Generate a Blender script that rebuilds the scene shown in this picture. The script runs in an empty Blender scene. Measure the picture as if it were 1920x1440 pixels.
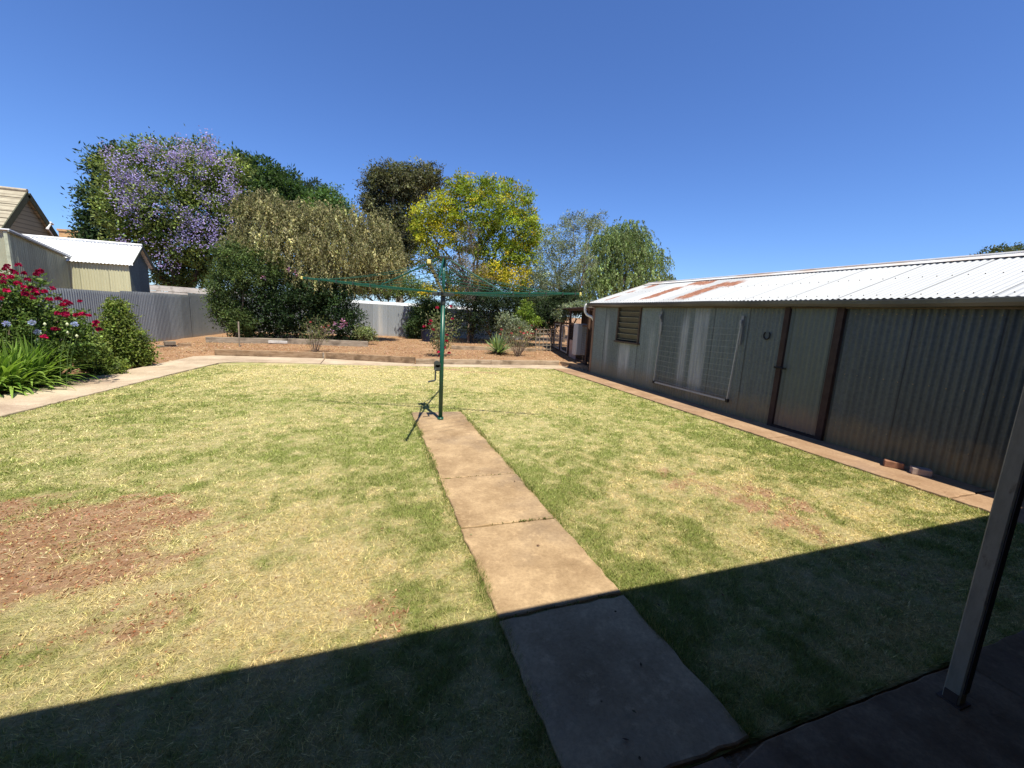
import bpy, math, random
import numpy as np
from mathutils import Vector, Matrix
random.seed(7); RNG = np.random.default_rng(11)
R = math.radians
scene = bpy.context.scene
COL = scene.collection

# ------------------------------------------------------------------ camera
CAM = np.array([0.0, 0.0, 1.6])
RT = np.array([0.94332970, -0.32789030, 0.05115685])
UP = np.array([0.00761562, 0.17550194, 0.98444963])
FW = np.array([0.33176961, 0.92827099, -0.16805328])
FPX = 769.06
cd = bpy.data.cameras.new("camera"); cam = bpy.data.objects.new("camera", cd); COL.objects.link(cam)
cd.sensor_fit = 'HORIZONTAL'; cd.sensor_width = 36.0; cd.lens = FPX / 1920 * 36.0
cd.clip_start = 0.05; cd.clip_end = 3000
mw = Matrix(((RT[0], UP[0], -FW[0], CAM[0]), (RT[1], UP[1], -FW[1], CAM[1]), (RT[2], UP[2], -FW[2], CAM[2]), (0, 0, 0, 1)))
cam.matrix_world = mw
scene.camera = cam

# ------------------------------------------------------------------ sky, sun, exposure
SUN_EL = 64.0
SUN_AZ_VEC = (0.11, -1.0)
world = bpy.data.worlds.new("World"); scene.world = world; world.use_nodes = True
wn = world.node_tree; wn.nodes.clear()
sky = wn.nodes.new('ShaderNodeTexSky'); sky.sky_type = 'NISHITA'; sky.sun_disc = False
sky.sun_elevation = R(SUN_EL)
sky.sun_rotation = math.atan2(SUN_AZ_VEC[0], SUN_AZ_VEC[1])
sky.altitude = 200; sky.air_density = 1.0; sky.dust_density = 0.2; sky.ozone_density = 3.0
bg = wn.nodes.new('ShaderNodeBackground'); bg.inputs[1].default_value = 0.080
wo = wn.nodes.new('ShaderNodeOutputWorld')
tn = wn.nodes.new('ShaderNodeMix'); tn.data_type = 'RGBA'; tn.blend_type = 'MULTIPLY'; tn.inputs[0].default_value = 1.0; tn.inputs[7].default_value = (0.74, 1.00, 1.50, 1); wn.links.new(sky.outputs[0], tn.inputs[6]); 
wtc = wn.nodes.new('ShaderNodeTexCoord'); wsp = wn.nodes.new('ShaderNodeSeparateXYZ'); wn.links.new(wtc.outputs['Generated'], wsp.inputs[0])
wmr = wn.nodes.new('ShaderNodeMapRange'); wmr.interpolation_type = 'SMOOTHSTEP'; wn.links.new(wsp.outputs[2], wmr.inputs[0])
wmr.inputs[1].default_value = .55; wmr.inputs[2].default_value = .95; wmr.inputs[3].default_value = 1.0; wmr.inputs[4].default_value = 0.30
t2 = wn.nodes.new('ShaderNodeMix'); t2.data_type = 'RGBA'; t2.blend_type = 'MULTIPLY'; t2.inputs[0].default_value = 1.0
wn.links.new(tn.outputs[2], t2.inputs[6]); wn.links.new(wmr.outputs[0], t2.inputs[7]); wn.links.new(t2.outputs[2], bg.inputs[0])
wn.links.new(bg.outputs[0], wo.inputs[0])
sl = bpy.data.lights.new("sun", 'SUN'); sl.energy = 5.0; sl.angle = R(0.5); sl.color = (1.0, 0.94, 0.82)
sun = bpy.data.objects.new("sun", sl); COL.objects.link(sun)
h_ = math.hypot(*SUN_AZ_VEC); ce = math.cos(R(SUN_EL))
to_sun = Vector((SUN_AZ_VEC[0] / h_ * ce, SUN_AZ_VEC[1] / h_ * ce, math.sin(R(SUN_EL))))
sun.rotation_euler = to_sun.to_track_quat('Z', 'Y').to_euler()
scene.view_settings.view_transform = 'Standard'; scene.view_settings.look = 'None'
scene.view_settings.exposure = 0.52; scene.view_settings.gamma = 1.0

# ------------------------------------------------------------------ measuring helpers (photo point -> real place)
def ray(px, py): return FW * FPX + RT * (px - 960) - UP * (py - 720)
def onY(px, py, y):
    d = ray(px, py); return CAM + d * (y / d[1])
def onX(px, py, x):
    d = ray(px, py); return CAM + d * (x / d[0])
def onZ(px, py, z=0.0):
    d = ray(px, py); return CAM + d * ((z - CAM[2]) / d[2])

# ------------------------------------------------------------------ object helpers
def tag(o, label=None, cat=None, group=None, kind=None):
    if label: o['label'] = label
    if cat: o['category'] = cat
    if group: o['group'] = group
    if kind: o['kind'] = kind
    return o
def empty(name, loc, label, cat, group=None):
    o = bpy.data.objects.new(name, None); o.empty_display_size = 0.2
    COL.objects.link(o); o.location = Vector(loc); tag(o, label, cat, group); return o
def par(o, parent):
    o.parent = parent
    if parent is not None:
        o.matrix_parent_inverse = Matrix.Translation(-world_loc(parent))
    return o
def world_loc(p):
    v = Vector((0, 0, 0))
    while p is not None:
        if p.type == 'EMPTY': v += p.location
        p = p.parent
    return v
class MB:
    """collects geometry in world coordinates"""
    def __init__(s): s.v = []; s.f = []; s.uv = []; s.mi = []
    def add(s, vs, fs, mi=0, uvs=None):
        b = len(s.v); s.v.extend([tuple(map(float, p)) for p in vs])
        for k, f in enumerate(fs):
            s.f.append(tuple(b + i for i in f)); s.mi.append(mi)
            s.uv.append([uvs[i] for i in f] if uvs is not None else [(0, 0)] * len(f))
        return s
    def box(s, c, d, ax=(1, 0, 0), ay=None, mi=0, bev=0.0):
        """centre, full size; ax = direction of the x side in plan (or any)"""
        ax = Vector(ax).normalized(); az = Vector((0, 0, 1)) if ay is None else None
        if ay is None: ay = az.cross(ax).normalized()
        else: ay = Vector(ay).normalized()
        az = ax.cross(ay)
        c = Vector(c); hx, hy, hz = d[0] / 2, d[1] / 2, d[2] / 2
        if bev <= 0:
            P = [c + ax * (sx * hx) + ay * (sy * hy) + az * (sz * hz) for sz in (-1, 1) for sy in (-1, 1) for sx in (-1, 1)]
            s.add(P, [(0, 2, 3, 1), (4, 5, 7, 6), (0, 1, 5, 4), (1, 3, 7, 5), (3, 2, 6, 7), (2, 0, 4, 6)], mi)
        else:
            b = min(bev, hx * .9, hy * .9, hz * .9)
            lv = [(-hz, b), (-hz + b, 0), (hz - b, 0), (hz, b)]
            P = []
            for z, ins in lv:
                x, y = hx - ins, hy - ins
                for q in ((-x + b, -y), (x - b, -y), (x, -y + b), (x, y - b), (x - b, y), (-x + b, y), (-x, y - b), (-x, -y + b)):
                    P.append(c + ax * q[0] + ay * q[1] + az * z)
            F = [tuple(range(7, -1, -1)), tuple(range(24, 32))]
            for l in range(3):
                for k in range(8): F.append((l * 8 + k, l * 8 + (k + 1) % 8, l * 8 + 8 + (k + 1) % 8, l * 8 + 8 + k))
            s.add(P, F, mi)
        return s
    def beam(s, a, b, w, t, mi=0, bev=0.0):
        """box from a to b; w = width sideways, t = thickness in the other direction"""
        a = Vector(a); b = Vector(b); d = b - a; L = d.length; d.normalize()
        side = d.cross(Vector((0, 0, 1)))
        if side.length < .05: side = Vector((1, 0, 0))
        side.normalize()
        return s.box((a + b) / 2, (L, w, t), ax=d, ay=side, mi=mi, bev=bev)
    def tube(s, pts, rad, n=8, mi=0, cap=True):
        pts = [Vector(p) for p in pts]
        if not hasattr(rad, '__len__'): rad = [rad] * len(pts)
        rings = []; prev = None
        for i, p in enumerate(pts):
            d = (pts[min(i + 1, len(pts) - 1)] - pts[max(i - 1, 0)])
            if d.length < 1e-9: d = Vector((0, 0, 1))
            d.normalize()
            if prev is None:
                u = d.cross(Vector((0, 0, 1)));
                if u.length < .1: u = Vector((1, 0, 0))
            else: u = prev - d * prev.dot(d)
            u.normalize(); prev = u; w = d.cross(u)
            rings.append([p + (u * math.cos(2 * math.pi * k / n) + w * math.sin(2 * math.pi * k / n)) * rad[i] for k in range(n)])
        V = [q for r in rings for q in r]; F = []
        for i in range(len(pts) - 1):
            for k in range(n): F.append((i * n + k, i * n + (k + 1) % n, (i + 1) * n + (k + 1) % n, (i + 1) * n + k))
        if cap: F.append(tuple(range(n - 1, -1, -1))); F.append(tuple((len(pts) - 1) * n + k for k in range(n)))
        s.add(V, F, mi); return s
    def corr(s, o, u, v, n, ul, vl, pitch=.076, amp=.009, vtop=None, seg=6, nv=4, u0=0.0, v0=0.0, mi=0, vbot=None):
        """corrugated sheet: waves run across u; vtop(u) gives the length at u"""
        o, u, v, n = (Vector(q) for q in (o, u, v, n))
        nu = max(2, int(round(ul / pitch * seg)))
        V = []; UV = []; F = []
        for i in range(nu + 1):
            uu = ul * i / nu; L = vtop(uu) if vtop else vl; B = vbot(uu) if vbot else 0.0
            h = amp * math.cos(2 * math.pi * (uu + u0) / pitch)
            for j in range(nv + 1):
                vv = B + (L - B) * j / nv
                V.append(o + u * uu + v * vv + n * h); UV.append((uu + u0, vv + v0))
        for i in range(nu):
            for j in range(nv):
                a = i * (nv + 1) + j; F.append((a, a + nv + 1, a + nv + 2, a + 1))
        s.add(V, F, mi, UV); return s
    def build(s, name, mats, parent=None, smooth=False, bevel=0):
        me = bpy.data.meshes.new(name); me.from_pydata(s.v, [], s.f)
        if not isinstance(mats, (list, tuple)): mats = [mats]
        for m in mats: me.materials.append(m)
        uvl = me.uv_layers.new(name="UVMap")
        flat = [c for f in s.uv for q in f for c in q]
        uvl.data.foreach_set('uv', flat)
        me.polygons.foreach_set('material_index', s.mi)
        if smooth: me.polygons.foreach_set('use_smooth', [True] * len(me.polygons))
        me.update()
        o = bpy.data.objects.new(name, me); COL.objects.link(o)
        place(o, parent)
        if bevel:
            b = o.modifiers.new('b', 'BEVEL'); b.width = bevel; b.segments = 2; b.limit_method = 'ANGLE'
        return o
def place(o, parent):
    if parent is None:
        return
    base = world_loc(parent)
    if base.length > 0: o.data.transform(Matrix.Translation(-base))
    o.parent = parent
def structure(o): o['kind'] = 'structure'; return o

# ------------------------------------------------------------------ material helpers
class NT:
    def __init__(s, name):
        s.m = bpy.data.materials.new(name); s.m.use_nodes = True; s.t = s.m.node_tree
        s.b = s.t.nodes['Principled BSDF']; s.out = s.t.nodes['Material Output']
    def n(s, typ, **kw):
        nd = s.t.nodes.new(typ)
        for k, v in kw.items():
            if k.startswith('i_'):
                key = k[2:]; key = int(key) if key.isdigit() else key.replace('_', ' ')
                if isinstance(v, tuple) and len(v) == 3 and nd.inputs[key].type == 'RGBA': v = (*v, 1)
                nd.inputs[key].default_value = v
            else: setattr(nd, k, v)
        return nd
    def l(s, a, b): s.t.links.new(a, b)
    def tc(s, which='Object', scale=(1, 1, 1), rot=(0, 0, 0)):
        t = s.n('ShaderNodeTexCoord'); mp = s.n('ShaderNodeMapping')
        mp.inputs['Scale'].default_value = scale; mp.inputs['Rotation'].default_value = rot
        s.l(t.outputs[which], mp.inputs[0]); return mp.outputs[0]
    def noise(s, vec, scale, detail=4, rough=.55):
        nd = s.n('ShaderNodeTexNoise'); nd.inputs['Scale'].default_value = scale
        nd.inputs['Detail'].default_value = detail; nd.inputs['Roughness'].default_value = rough
        if vec is not None: s.l(vec, nd.inputs['Vector'])
        return nd.outputs[0]
    def ramp(s, fac, stops):
        nd = s.n('ShaderNodeValToRGB'); cr = nd.color_ramp
        while len(cr.elements) < len(stops): cr.elements.new(.5)
        for e, (p, c) in zip(cr.elements, stops):
            e.position = p; e.color = (*c, 1) if hasattr(c, '__len__') else (c, c, c, 1)
        s.l(fac, nd.inputs[0]); return nd.outputs[0]
    def mix(s, fac, a, b, mode='MIX'):
        nd = s.n('ShaderNodeMix', data_type='RGBA', blend_type=mode)
        for k, q in ((0, fac), (6, a), (7, b)):
            if hasattr(q, 'is_linked') or isinstance(q, bpy.types.NodeSocket): s.l(q, nd.inputs[k])
            elif hasattr(q, '__len__'): nd.inputs[k].default_value = (*q, 1)
            else: nd.inputs[k].default_value = q if k == 0 else (q, q, q, 1)
        return nd.outputs[2]
    def math(s, op, a, b=None, c=None, clamp=False):
        nd = s.n('ShaderNodeMath', operation=op, use_clamp=clamp)
        for k, q in ((0, a), (1, b), (2, c)):
            if q is None: continue
            if isinstance(q, bpy.types.NodeSocket): s.l(q, nd.inputs[k])
            else: nd.inputs[k].default_value = q
        return nd.outputs[0]
    def color(s, c):
        if isinstance(c, bpy.types.NodeSocket): s.l(c, s.b.inputs['Base Color'])
        else: s.b.inputs['Base Color'].default_value = (*c, 1)
    def bump(s, h, strength=.3, dist=.01):
        nd = s.n('ShaderNodeBump'); nd.inputs['Strength'].default_value = strength; nd.inputs['Distance'].default_value = dist
        s.l(h, nd.inputs['Height']); s.l(nd.outputs[0], s.b.inputs['Normal'])
    def set(s, rough=.6, metal=0, spec=.3):
        s.b.inputs['Roughness'].default_value = rough; s.b.inputs['Metallic'].default_value = metal
        s.b.inputs['Specular IOR Level'].default_value = spec; return s
def mat(name, c, rough=.6, metal=0, spec=.3, var=.25, scale=8, bump=.15, c2=None, stretch=(1, 1, 1)):
    k = NT(name); v = k.tc('Object', stretch); nz = k.noise(v, scale, 6, .6)
    a = tuple(x * (1 - var) for x in c); b = c2 if c2 else tuple(min(1, x * (1 + var)) for x in c)
    k.color(k.ramp(nz, [(.3, a), (.7, b)]))
    if bump: k.bump(k.noise(v, scale * 6, 4), bump, .004)
    return k.set(rough, metal, spec).m

def galv(name, base=(.26, .28, .27), tint=.18, dirt=.35, dirtcol=(.22, .12, .065), metal=.35, rough=.48, streak=.35, rust=None, hmax=2.0, sheet=.76, seed=0., spangle=.18, pale=None, ushade=None):
    k = NT(name); t = k.n('ShaderNodeTexCoord'); sep = k.n('ShaderNodeSeparateXYZ'); k.l(t.outputs['UV'], sep.inputs[0])
    u, v = sep.outputs[0], sep.outputs[1]
    idx = k.math('FLOOR', k.math('DIVIDE', k.math('ADD', u, seed + .13), sheet))
    wnz = k.n('ShaderNodeTexWhiteNoise', noise_dimensions='1D'); k.l(idx, wnz.inputs['W'])
    bri = k.math('MULTIPLY_ADD', wnz.outputs[0], tint * 2, 1 - tint)
    mp = k.n('ShaderNodeMapping'); mp.inputs['Scale'].default_value = (9, .55, 1); mp.inputs['Location'].default_value = (seed, seed, 0); k.l(t.outputs['UV'], mp.inputs[0])
    st = k.noise(mp.outputs[0], 1.0, 5, .65)
    bri = k.math('MULTIPLY', bri, k.math('MULTIPLY_ADD', st, streak * 2, 1 - streak))
    mp2 = k.n('ShaderNodeMapping'); mp2.inputs['Scale'].default_value = (1, 1, 1); k.l(t.outputs['UV'], mp2.inputs[0])
    vor = k.n('ShaderNodeTexVoronoi'); vor.inputs['Scale'].default_value = 42; k.l(mp2.outputs[0], vor.inputs['Vector'])
    bw = k.n('ShaderNodeRGBToBW'); k.l(vor.outputs['Color'], bw.inputs[0])
    bri = k.math('MULTIPLY', bri, k.math('MULTIPLY_ADD', bw.outputs[0], spangle * 2, 1 - spangle))
    c = k.mix(1.0, base, bri, 'MULTIPLY')
    if ushade:
        m_ = k.n('ShaderNodeMapRange', interpolation_type='LINEAR', clamp=True); k.l(k.math('MULTIPLY', idx, sheet), m_.inputs[0]); m_.inputs[1].default_value = ushade[0]; m_.inputs[2].default_value = ushade[1]; m_.inputs[3].default_value = ushade[2]; m_.inputs[4].default_value = ushade[3]; c = k.mix(1.0, c, m_.outputs[0], 'MULTIPLY')
    fr = k.math('FRACT', k.math('DIVIDE', k.math('ADD', u, seed + .13), sheet)); lap = k.math('LESS_THAN', fr, .016); c = k.mix(k.math('MULTIPLY', lap, .6), c, (.03, .028, .025))
    nd = k.noise(mp2.outputs[0], 5, 5, .7)
    if pale:
        for (u0, u1, v0, v1, s_) in pale:
            f = k.math('MULTIPLY', k.math('MULTIPLY', rng(k, u, u0, u1, .05), rng(k, v, v0, v1, .3)), s_)
            f = k.math('MULTIPLY', f, k.math('MULTIPLY_ADD', st, 2.4, -.5, clamp=True), clamp=True)
            c = k.mix(f, c, (.55, .55, .52))
    if dirt > 0:
        fd = k.math('MULTIPLY_ADD', v, -1 / dirt, 1.0)
        fd = k.math('ADD', fd, k.math('MULTIPLY_ADD', nd, .9, -.45))
        fd = k.math('MULTIPLY', k.math('MAXIMUM', fd, 0.0), 1.0, clamp=True)
        c = k.mix(k.math('MULTIPLY', fd, .85), c, dirtcol)
    rmask = None
    if rust:
        for (u0, u1, v0, v1) in rust:
            jit = k.math('MULTIPLY_ADD', nd, .3, -.15)
            f = k.math('MULTIPLY', rng(k, k.math('ADD', u, jit), u0, u1, .05), rng(k, k.math('ADD', v, k.math('MULTIPLY', jit, 2.5)), v0, v1, .12))
            rmask = f if rmask is None else k.math('MAXIMUM', rmask, f)
        rc = k.ramp(k.noise(mp2.outputs[0], 9, 5), [(.3, (.17, .065, .042)), (.7, (.36, .17, .10))])
        c = k.mix(rmask, c, rc)
        k.l(k.math('MULTIPLY_ADD', rmask, -metal, metal), k.b.inputs['Metallic'])
    k.color(c); k.set(rough, metal, .35)
    if rmask is not None:
        k.l(k.math('MULTIPLY_ADD', rmask, .4, rough), k.b.inputs['Roughness'])
    k.bump(nd, .15, .004)
    return k.m
def rng(k, x, a, b, s):
    m1 = k.n('ShaderNodeMapRange', interpolation_type='SMOOTHSTEP', clamp=True); k.l(x, m1.inputs[0]); m1.inputs[1].default_value = a - s; m1.inputs[2].default_value = a + s
    m2 = k.n('ShaderNodeMapRange', interpolation_type='SMOOTHSTEP', clamp=True); k.l(x, m2.inputs[0]); m2.inputs[1].default_value = b - s; m2.inputs[2].default_value = b + s; m2.inputs[3].default_value = 1; m2.inputs[4].default_value = 0
    return k.math('MULTIPLY', m1.outputs[0], m2.outputs[0])

def leafmat(name, trans=.35, rough=.55, spec=.25):
    k = NT(name); a = k.n('ShaderNodeAttribute', attribute_name='Col')
    k.color(a.outputs['Color']); k.set(rough, 0, spec)
    tr = k.n('ShaderNodeBsdfTranslucent'); mx = k.n('ShaderNodeMixShader'); mx.inputs[0].default_value = trans
    br = k.mix(1.0, a.outputs['Color'], (1.25, 1.35, .7), 'MULTIPLY'); k.l(br, tr.inputs[0])
    k.l(k.b.outputs[0], mx.inputs[1]); k.l(tr.outputs[0], mx.inputs[2]); k.l(mx.outputs[0], k.out.inputs[0])
    return k.m
LEAF = leafmat('leaf_surface'); PETAL = leafmat('petal_surface', .3, .7, .1); BLADE = leafmat('grass_blade_surface', .3, .8, .06)
BARK = mat('bark', (.13, .10, .075), .9, var=.4, scale=14, bump=.5, stretch=(1, 1, .3))
BARKG = mat('pale_bark', (.27, .24, .2), .9, var=.4, scale=10, bump=.4, stretch=(1, 1, .3))

# ------------------------------------------------------------------ noise in numpy
def vnoise(x, y, seed):
    r = np.random.default_rng(seed).random((257, 257))
    xi = np.floor(x).astype(int); yi = np.floor(y).astype(int); fx = x - xi; fy = y - yi
    fx = fx * fx * (3 - 2 * fx); fy = fy * fy * (3 - 2 * fy); xi %= 256; yi %= 256
    return (r[xi, yi] * (1 - fx) + r[xi + 1, yi] * fx) * (1 - fy) + (r[xi, yi + 1] * (1 - fx) + r[xi + 1, yi + 1] * fx) * fy
def fbm(x, y, sc, seed, oct=4):
    s = 0; a = 1; t = 0
    for k in range(oct):
        s = s + a * vnoise(x * sc * 2 ** k + 37.1 * k, y * sc * 2 ** k + 11.7 * k, seed + k); t += a; a *= .6
    return s / t

# ------------------------------------------------------------------ leaves, crowns
def quads(name, P, D, N, L, Wd, C, m, parent=None, mid=.45, bend=0.0):
    """one rhombic leaf per row: base P, direction D, face normal N, length L, width Wd, colour C"""
    n = len(P); D = D / (np.linalg.norm(D, axis=1, keepdims=True) + 1e-9)
    S = np.cross(D, N); S /= (np.linalg.norm(S, axis=1, keepdims=True) + 1e-9)
    L = np.broadcast_to(np.asarray(L, float), (n,))[:, None]; Wd = np.broadcast_to(np.asarray(Wd, float), (n,))[:, None]
    V = np.empty((n, 4, 3)); V[:, 0] = P; M = P + D * L * mid; V[:, 1] = M + S * Wd / 2; V[:, 2] = P + D * L; V[:, 2, 2] -= (bend * L)[:, 0] if bend else 0; V[:, 3] = M - S * Wd / 2
    return rawmesh(name, V.reshape(-1, 3), 4, np.repeat(C, 4, axis=0), m, parent)
def rawmesh(name, V, k, C, m, parent=None):
    nv = len(V); nf = nv // k
    if parent is not None:
        b = world_loc(parent); V = V - np.array(b)
    me = bpy.data.meshes.new(name); me.vertices.add(nv); me.vertices.foreach_set('co', V.astype(np.float32).ravel())
    me.loops.add(nv); me.loops.foreach_set('vertex_index', np.arange(nv, dtype=np.int32))
    me.polygons.add(nf); me.polygons.foreach_set('loop_start', np.arange(0, nv, k, dtype=np.int32))
    try: me.polygons.foreach_set('loop_total', np.full(nf, k, dtype=np.int32))
    except Exception: pass
    me.update(calc_edges=True)
    ca = me.color_attributes.new(name='Col', type='FLOAT_COLOR', domain='POINT')
    ca.data.foreach_set('color', np.concatenate([C, np.ones((len(C), 1))], 1).astype(np.float32).ravel())
    me.materials.append(m)
    o = bpy.data.objects.new(name, me); COL.objects.link(o)
    if parent is not None: o.parent = parent
    return o
def rvec(n):
    v = RNG.normal(size=(n, 3)); return v / np.linalg.norm(v, axis=1, keepdims=True)
def jitter(C, s=.2, hue=.08):
    n = len(C); f = np.exp(RNG.normal(0, s, (n, 1))); h = 1 + RNG.normal(0, hue, (n, 3))
    return np.clip(C * f * h, .002, 1)
def crown_pts(lobes, per, clump_r, hollow=.45, dropout=.2):
    """clump centres in the ellipsoid lobes. lobes: (cx,cy,cz,rx,ry,rz,colour index)"""
    out = []; vol = np.array([l[3] * l[4] * l[5] for l in lobes]) ** (2 / 3.); vol = vol / vol.sum()
    for l, w in zip(lobes, vol):
        k = max(6, int(per * w)); d = rvec(k); r = hollow + (1 - hollow) * RNG.random((k, 1)) ** .6
        r *= 1 + RNG.normal(0, .08, (k, 1)); sp_ = (RNG.random((k, 1)) < .09) & (d[:, 2:3] > -.2); r = np.where(sp_, 1.02 + .22 * RNG.random((k, 1)), r)
        p = np.array(l[:3]) + d * r * np.array(l[3:6])
        ci = np.full((k, 1), l[6] if len(l) > 6 else 0)
        out.append(np.concatenate([p, ci, d], 1))
    P = np.concatenate(out); return P[RNG.random(len(P)) > dropout]
def crown(parent, lobes, cols, n_clump=500, per=45, clump_r=.3, leaf=(.12, .06), style='leaf', name='crown', up=.35, hollow=.45, flat=.7, cvar=.28, zmin=None, m=None):
    A = crown_pts(lobes, n_clump, clump_r, hollow); P0 = A[:, :3]; ci = A[:, 3].astype(int); od = A[:, 4:7]
    n = len(P0); cols = [np.array(c) for c in cols]; ci = np.where(RNG.random(n) < .25, RNG.integers(0, len(cols) // 2, n), ci)
    cc = np.array([cols[2 * i] + (cols[2 * i + 1] - cols[2 * i]) * RNG.random() for i in ci])
    cc = cc * np.exp(RNG.normal(0, cvar, (n, 1)))
    if style == 'leaf':
        k = per; rs = clump_r * (.55 + .8 * RNG.random((n, 1, 1)))
        off = np.clip(RNG.normal(0, .5, (n, k, 3)), -1.0, 1.0) * rs * np.array([1, 1, flat]); P = (P0[:, None] + off).reshape(-1, 3)
        D = rvec(n * k) + np.repeat(od, k, 0) * .6; D[:, 2] += -.1
        N = rvec(n * k); N[:, 2] += up * 2.0; N += np.repeat(od, k, 0) * .5
        C = jitter(np.repeat(cc, k, 0), .15, .05)
    elif style == 'tuft':   # leaves radiating from the clump's centre
        k = per; D = rvec(n * k) + np.repeat(od, k, 0) * .5; D[:, 2] += .25
        D /= np.linalg.norm(D, axis=1, keepdims=True); P = np.repeat(P0, k, 0) + D * clump_r * RNG.random((n * k, 1))
        N = rvec(n * k); C = jitter(np.repeat(cc, k, 0), .15, .05)
    else:                   # hanging strands
        k = per; Ls = clump_r * (.9 + 2.3 * RNG.random((n, 1)) ** 1.4); t = np.linspace(0, 1, k)[None, :]
        sw = RNG.normal(0, .22, (n, 2)); arch = od[:, :2] * clump_r * 1.1
        px = P0[:, 0:1] + sw[:, 0:1] * t * Ls + arch[:, 0:1] * np.sqrt(t); py = P0[:, 1:2] + sw[:, 1:2] * t * Ls + arch[:, 1:2] * np.sqrt(t)
        pz = P0[:, 2:3] + .25 * clump_r * np.sin(t * 3) - Ls * t ** 1.4 + Ls * .42
        P = np.stack([px, py, pz], 2).reshape(-1, 3) + RNG.normal(0, .07 * clump_r, (n * k, 3))
        D = rvec(n * k) * .75; D[:, 2] -= 1.0; N = rvec(n * k); N[:, 2] *= .4
        C = jitter(np.repeat(cc, k, 0), .15, .05)
    if zmin is not None:
        kp = P[:, 2] > zmin; P, D, N, C = P[kp], D[kp], N[kp], C[kp]
    q = len(P); L = leaf[0] * (.6 + .8 * RNG.random(q)); Wd = leaf[1] * (.7 + .6 * RNG.random(q))
    o = quads(name, P, D, N, L, Wd, C, m or LEAF, parent)
    return o, A
def limbs(mb, base, targets, r0, h=.35, n=7, r_end=.02):
    base = Vector(base)
    top = Vector((base.x, base.y, base.z)) 
    zt = np.mean([t[2] for t in targets]); xt = np.mean([t[0] for t in targets]); yt = np.mean([t[1] for t in targets])
    fork = base.lerp(Vector((xt, yt, zt)), h)
    m1 = base.lerp(fork, .5) + Vector((random.uniform(-.1, .1), random.uniform(-.1, .1), 0)) * (zt - base.z) * .2
    mb.tube([base - Vector((0, 0, .1)), base + Vector((0, 0, .05)), m1, fork], [r0 * 1.4, r0 * 1.1, r0 * .85, r0 * .7], n)
    for t in targets:
        t = Vector(t); d = t - fork
        a = fork + d * .35 + Vector((random.uniform(-.12, .12), random.uniform(-.12, .12), random.uniform(0, .12))) * d.length
        b = fork + d * .7 + Vector((random.uniform(-.1, .1), random.uniform(-.1, .1), random.uniform(-.02, .1))) * d.length
        mb.tube([fork, a, b, t], [r0 * .6, r0 * .42, r0 * .25, r_end], 6)
        for q in range(3):
            s = a.lerp(t, random.uniform(.1, .6)); e = s + Vector((random.uniform(-1, 1), random.uniform(-1, 1), random.uniform(-.3, .6))) * d.length * .16
            mb.tube([s, s.lerp(e, .5) + Vector((0, 0, .05 * d.length)), e], [r0 * .2, r0 * .13, r_end * .6], 5)
    return mb
def lobe_px(specs, Y, depth=.85):
    out = []
    for s in specs:
        px, py, rx, ry = s[:4]; dy = s[4] if len(s) > 4 else 0; ci = s[5] if len(s) > 5 else 0
        y = Y + dy; c = onY(px, py, y); a = onY(px + rx, py, y); b = onY(px, py - ry, y)
        r = abs(a[0] - c[0]); rz = abs(b[2] - c[2]); out.append((c[0], c[1], c[2], r, max(r, rz) * depth, rz, ci))
    return out

# ================================================================== GROUND
H = 0.12                                         # height of the garden bed behind the sleepers
TL = [(-4.6, 13.7), (-4.05, 13.62), (-1.24, 13.22), (1.34, 12.22), (1.4, 12.12), (5.97, 12.12), (6.32, 10.85), (40, 10.85)]
def yt_arr(x): return np.interp(x, [p[0] for p in TL], [p[1] for p in TL])
def gh(x, y):
    x = np.asarray(x, float); y = np.asarray(y, float)
    s = np.clip((y - yt_arr(x) - .04) / .06, 0, 1) * np.clip((x + 5.2) / 1.1, 0, 1)
    s2 = np.clip((y - 13.4) / 2.5, 0, 1)
    s = np.maximum(s, s2 * s2 * (3 - 2 * s2) * (x < -4))
    back = np.clip((30 - y) / 1, 0, 1)
    return (H * s * 1.0 + (fbm(x, y, 1.3, 5) - .5) * .05 * s) * 1.0 - .012 * (1 - np.clip(s * 5, 0, 1))
xs = np.unique(np.concatenate([[-900, -400, -150, -60, -30, -20], np.arange(-14, -5, .5), np.arange(-5, 7.01, .125), np.arange(7.5, 16, .5), [20, 30, 60, 150, 400, 900]]))
ys = np.unique(np.concatenate([[-300, -60, -20, -8], np.arange(-4, 10, 1.0), np.arange(10, 17, .1), np.arange(17, 26, .4), [28, 32, 40, 60, 100, 200, 400, 900]]))
X, Y = np.meshgrid(xs, ys, indexing='ij'); Z = gh(X, Y)
mb = MB(); nx, ny = X.shape
mb.v = [tuple(p) for p in np.stack([X, Y, Z], 2).reshape(-1, 3)]
for i in range(nx - 1):
    for j in range(ny - 1):
        mb.f.append((i * ny + j, (i + 1) * ny + j, (i + 1) * ny + j + 1, i * ny + j + 1)); mb.mi.append(0); mb.uv.append([(0, 0)] * 4)
k = NT('red_soil'); v = k.tc('Object')
c = k.ramp(k.noise(v, 1.6, 8, .65), [(.3, (.25, .125, .06)), (.52, (.34, .195, .10)), (.72, (.42, .28, .165))])
c = k.mix(k.ramp(k.noise(v, 38, 5, .75), [(.5, 0.0), (.66, 1.0)]), c, (.5, .36, .25))
c = k.mix(k.ramp(k.noise(v, 26, 4, .7), [(.56, 0.0), (.7, .7)]), c, (.15, .075, .045))
k.color(c); k.bump(k.noise(v, 22, 8, .7), .9, .04); SOIL = k.set(.95, 0, .1).m
g = structure(mb.build('ground', SOIL, smooth=True))

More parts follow.
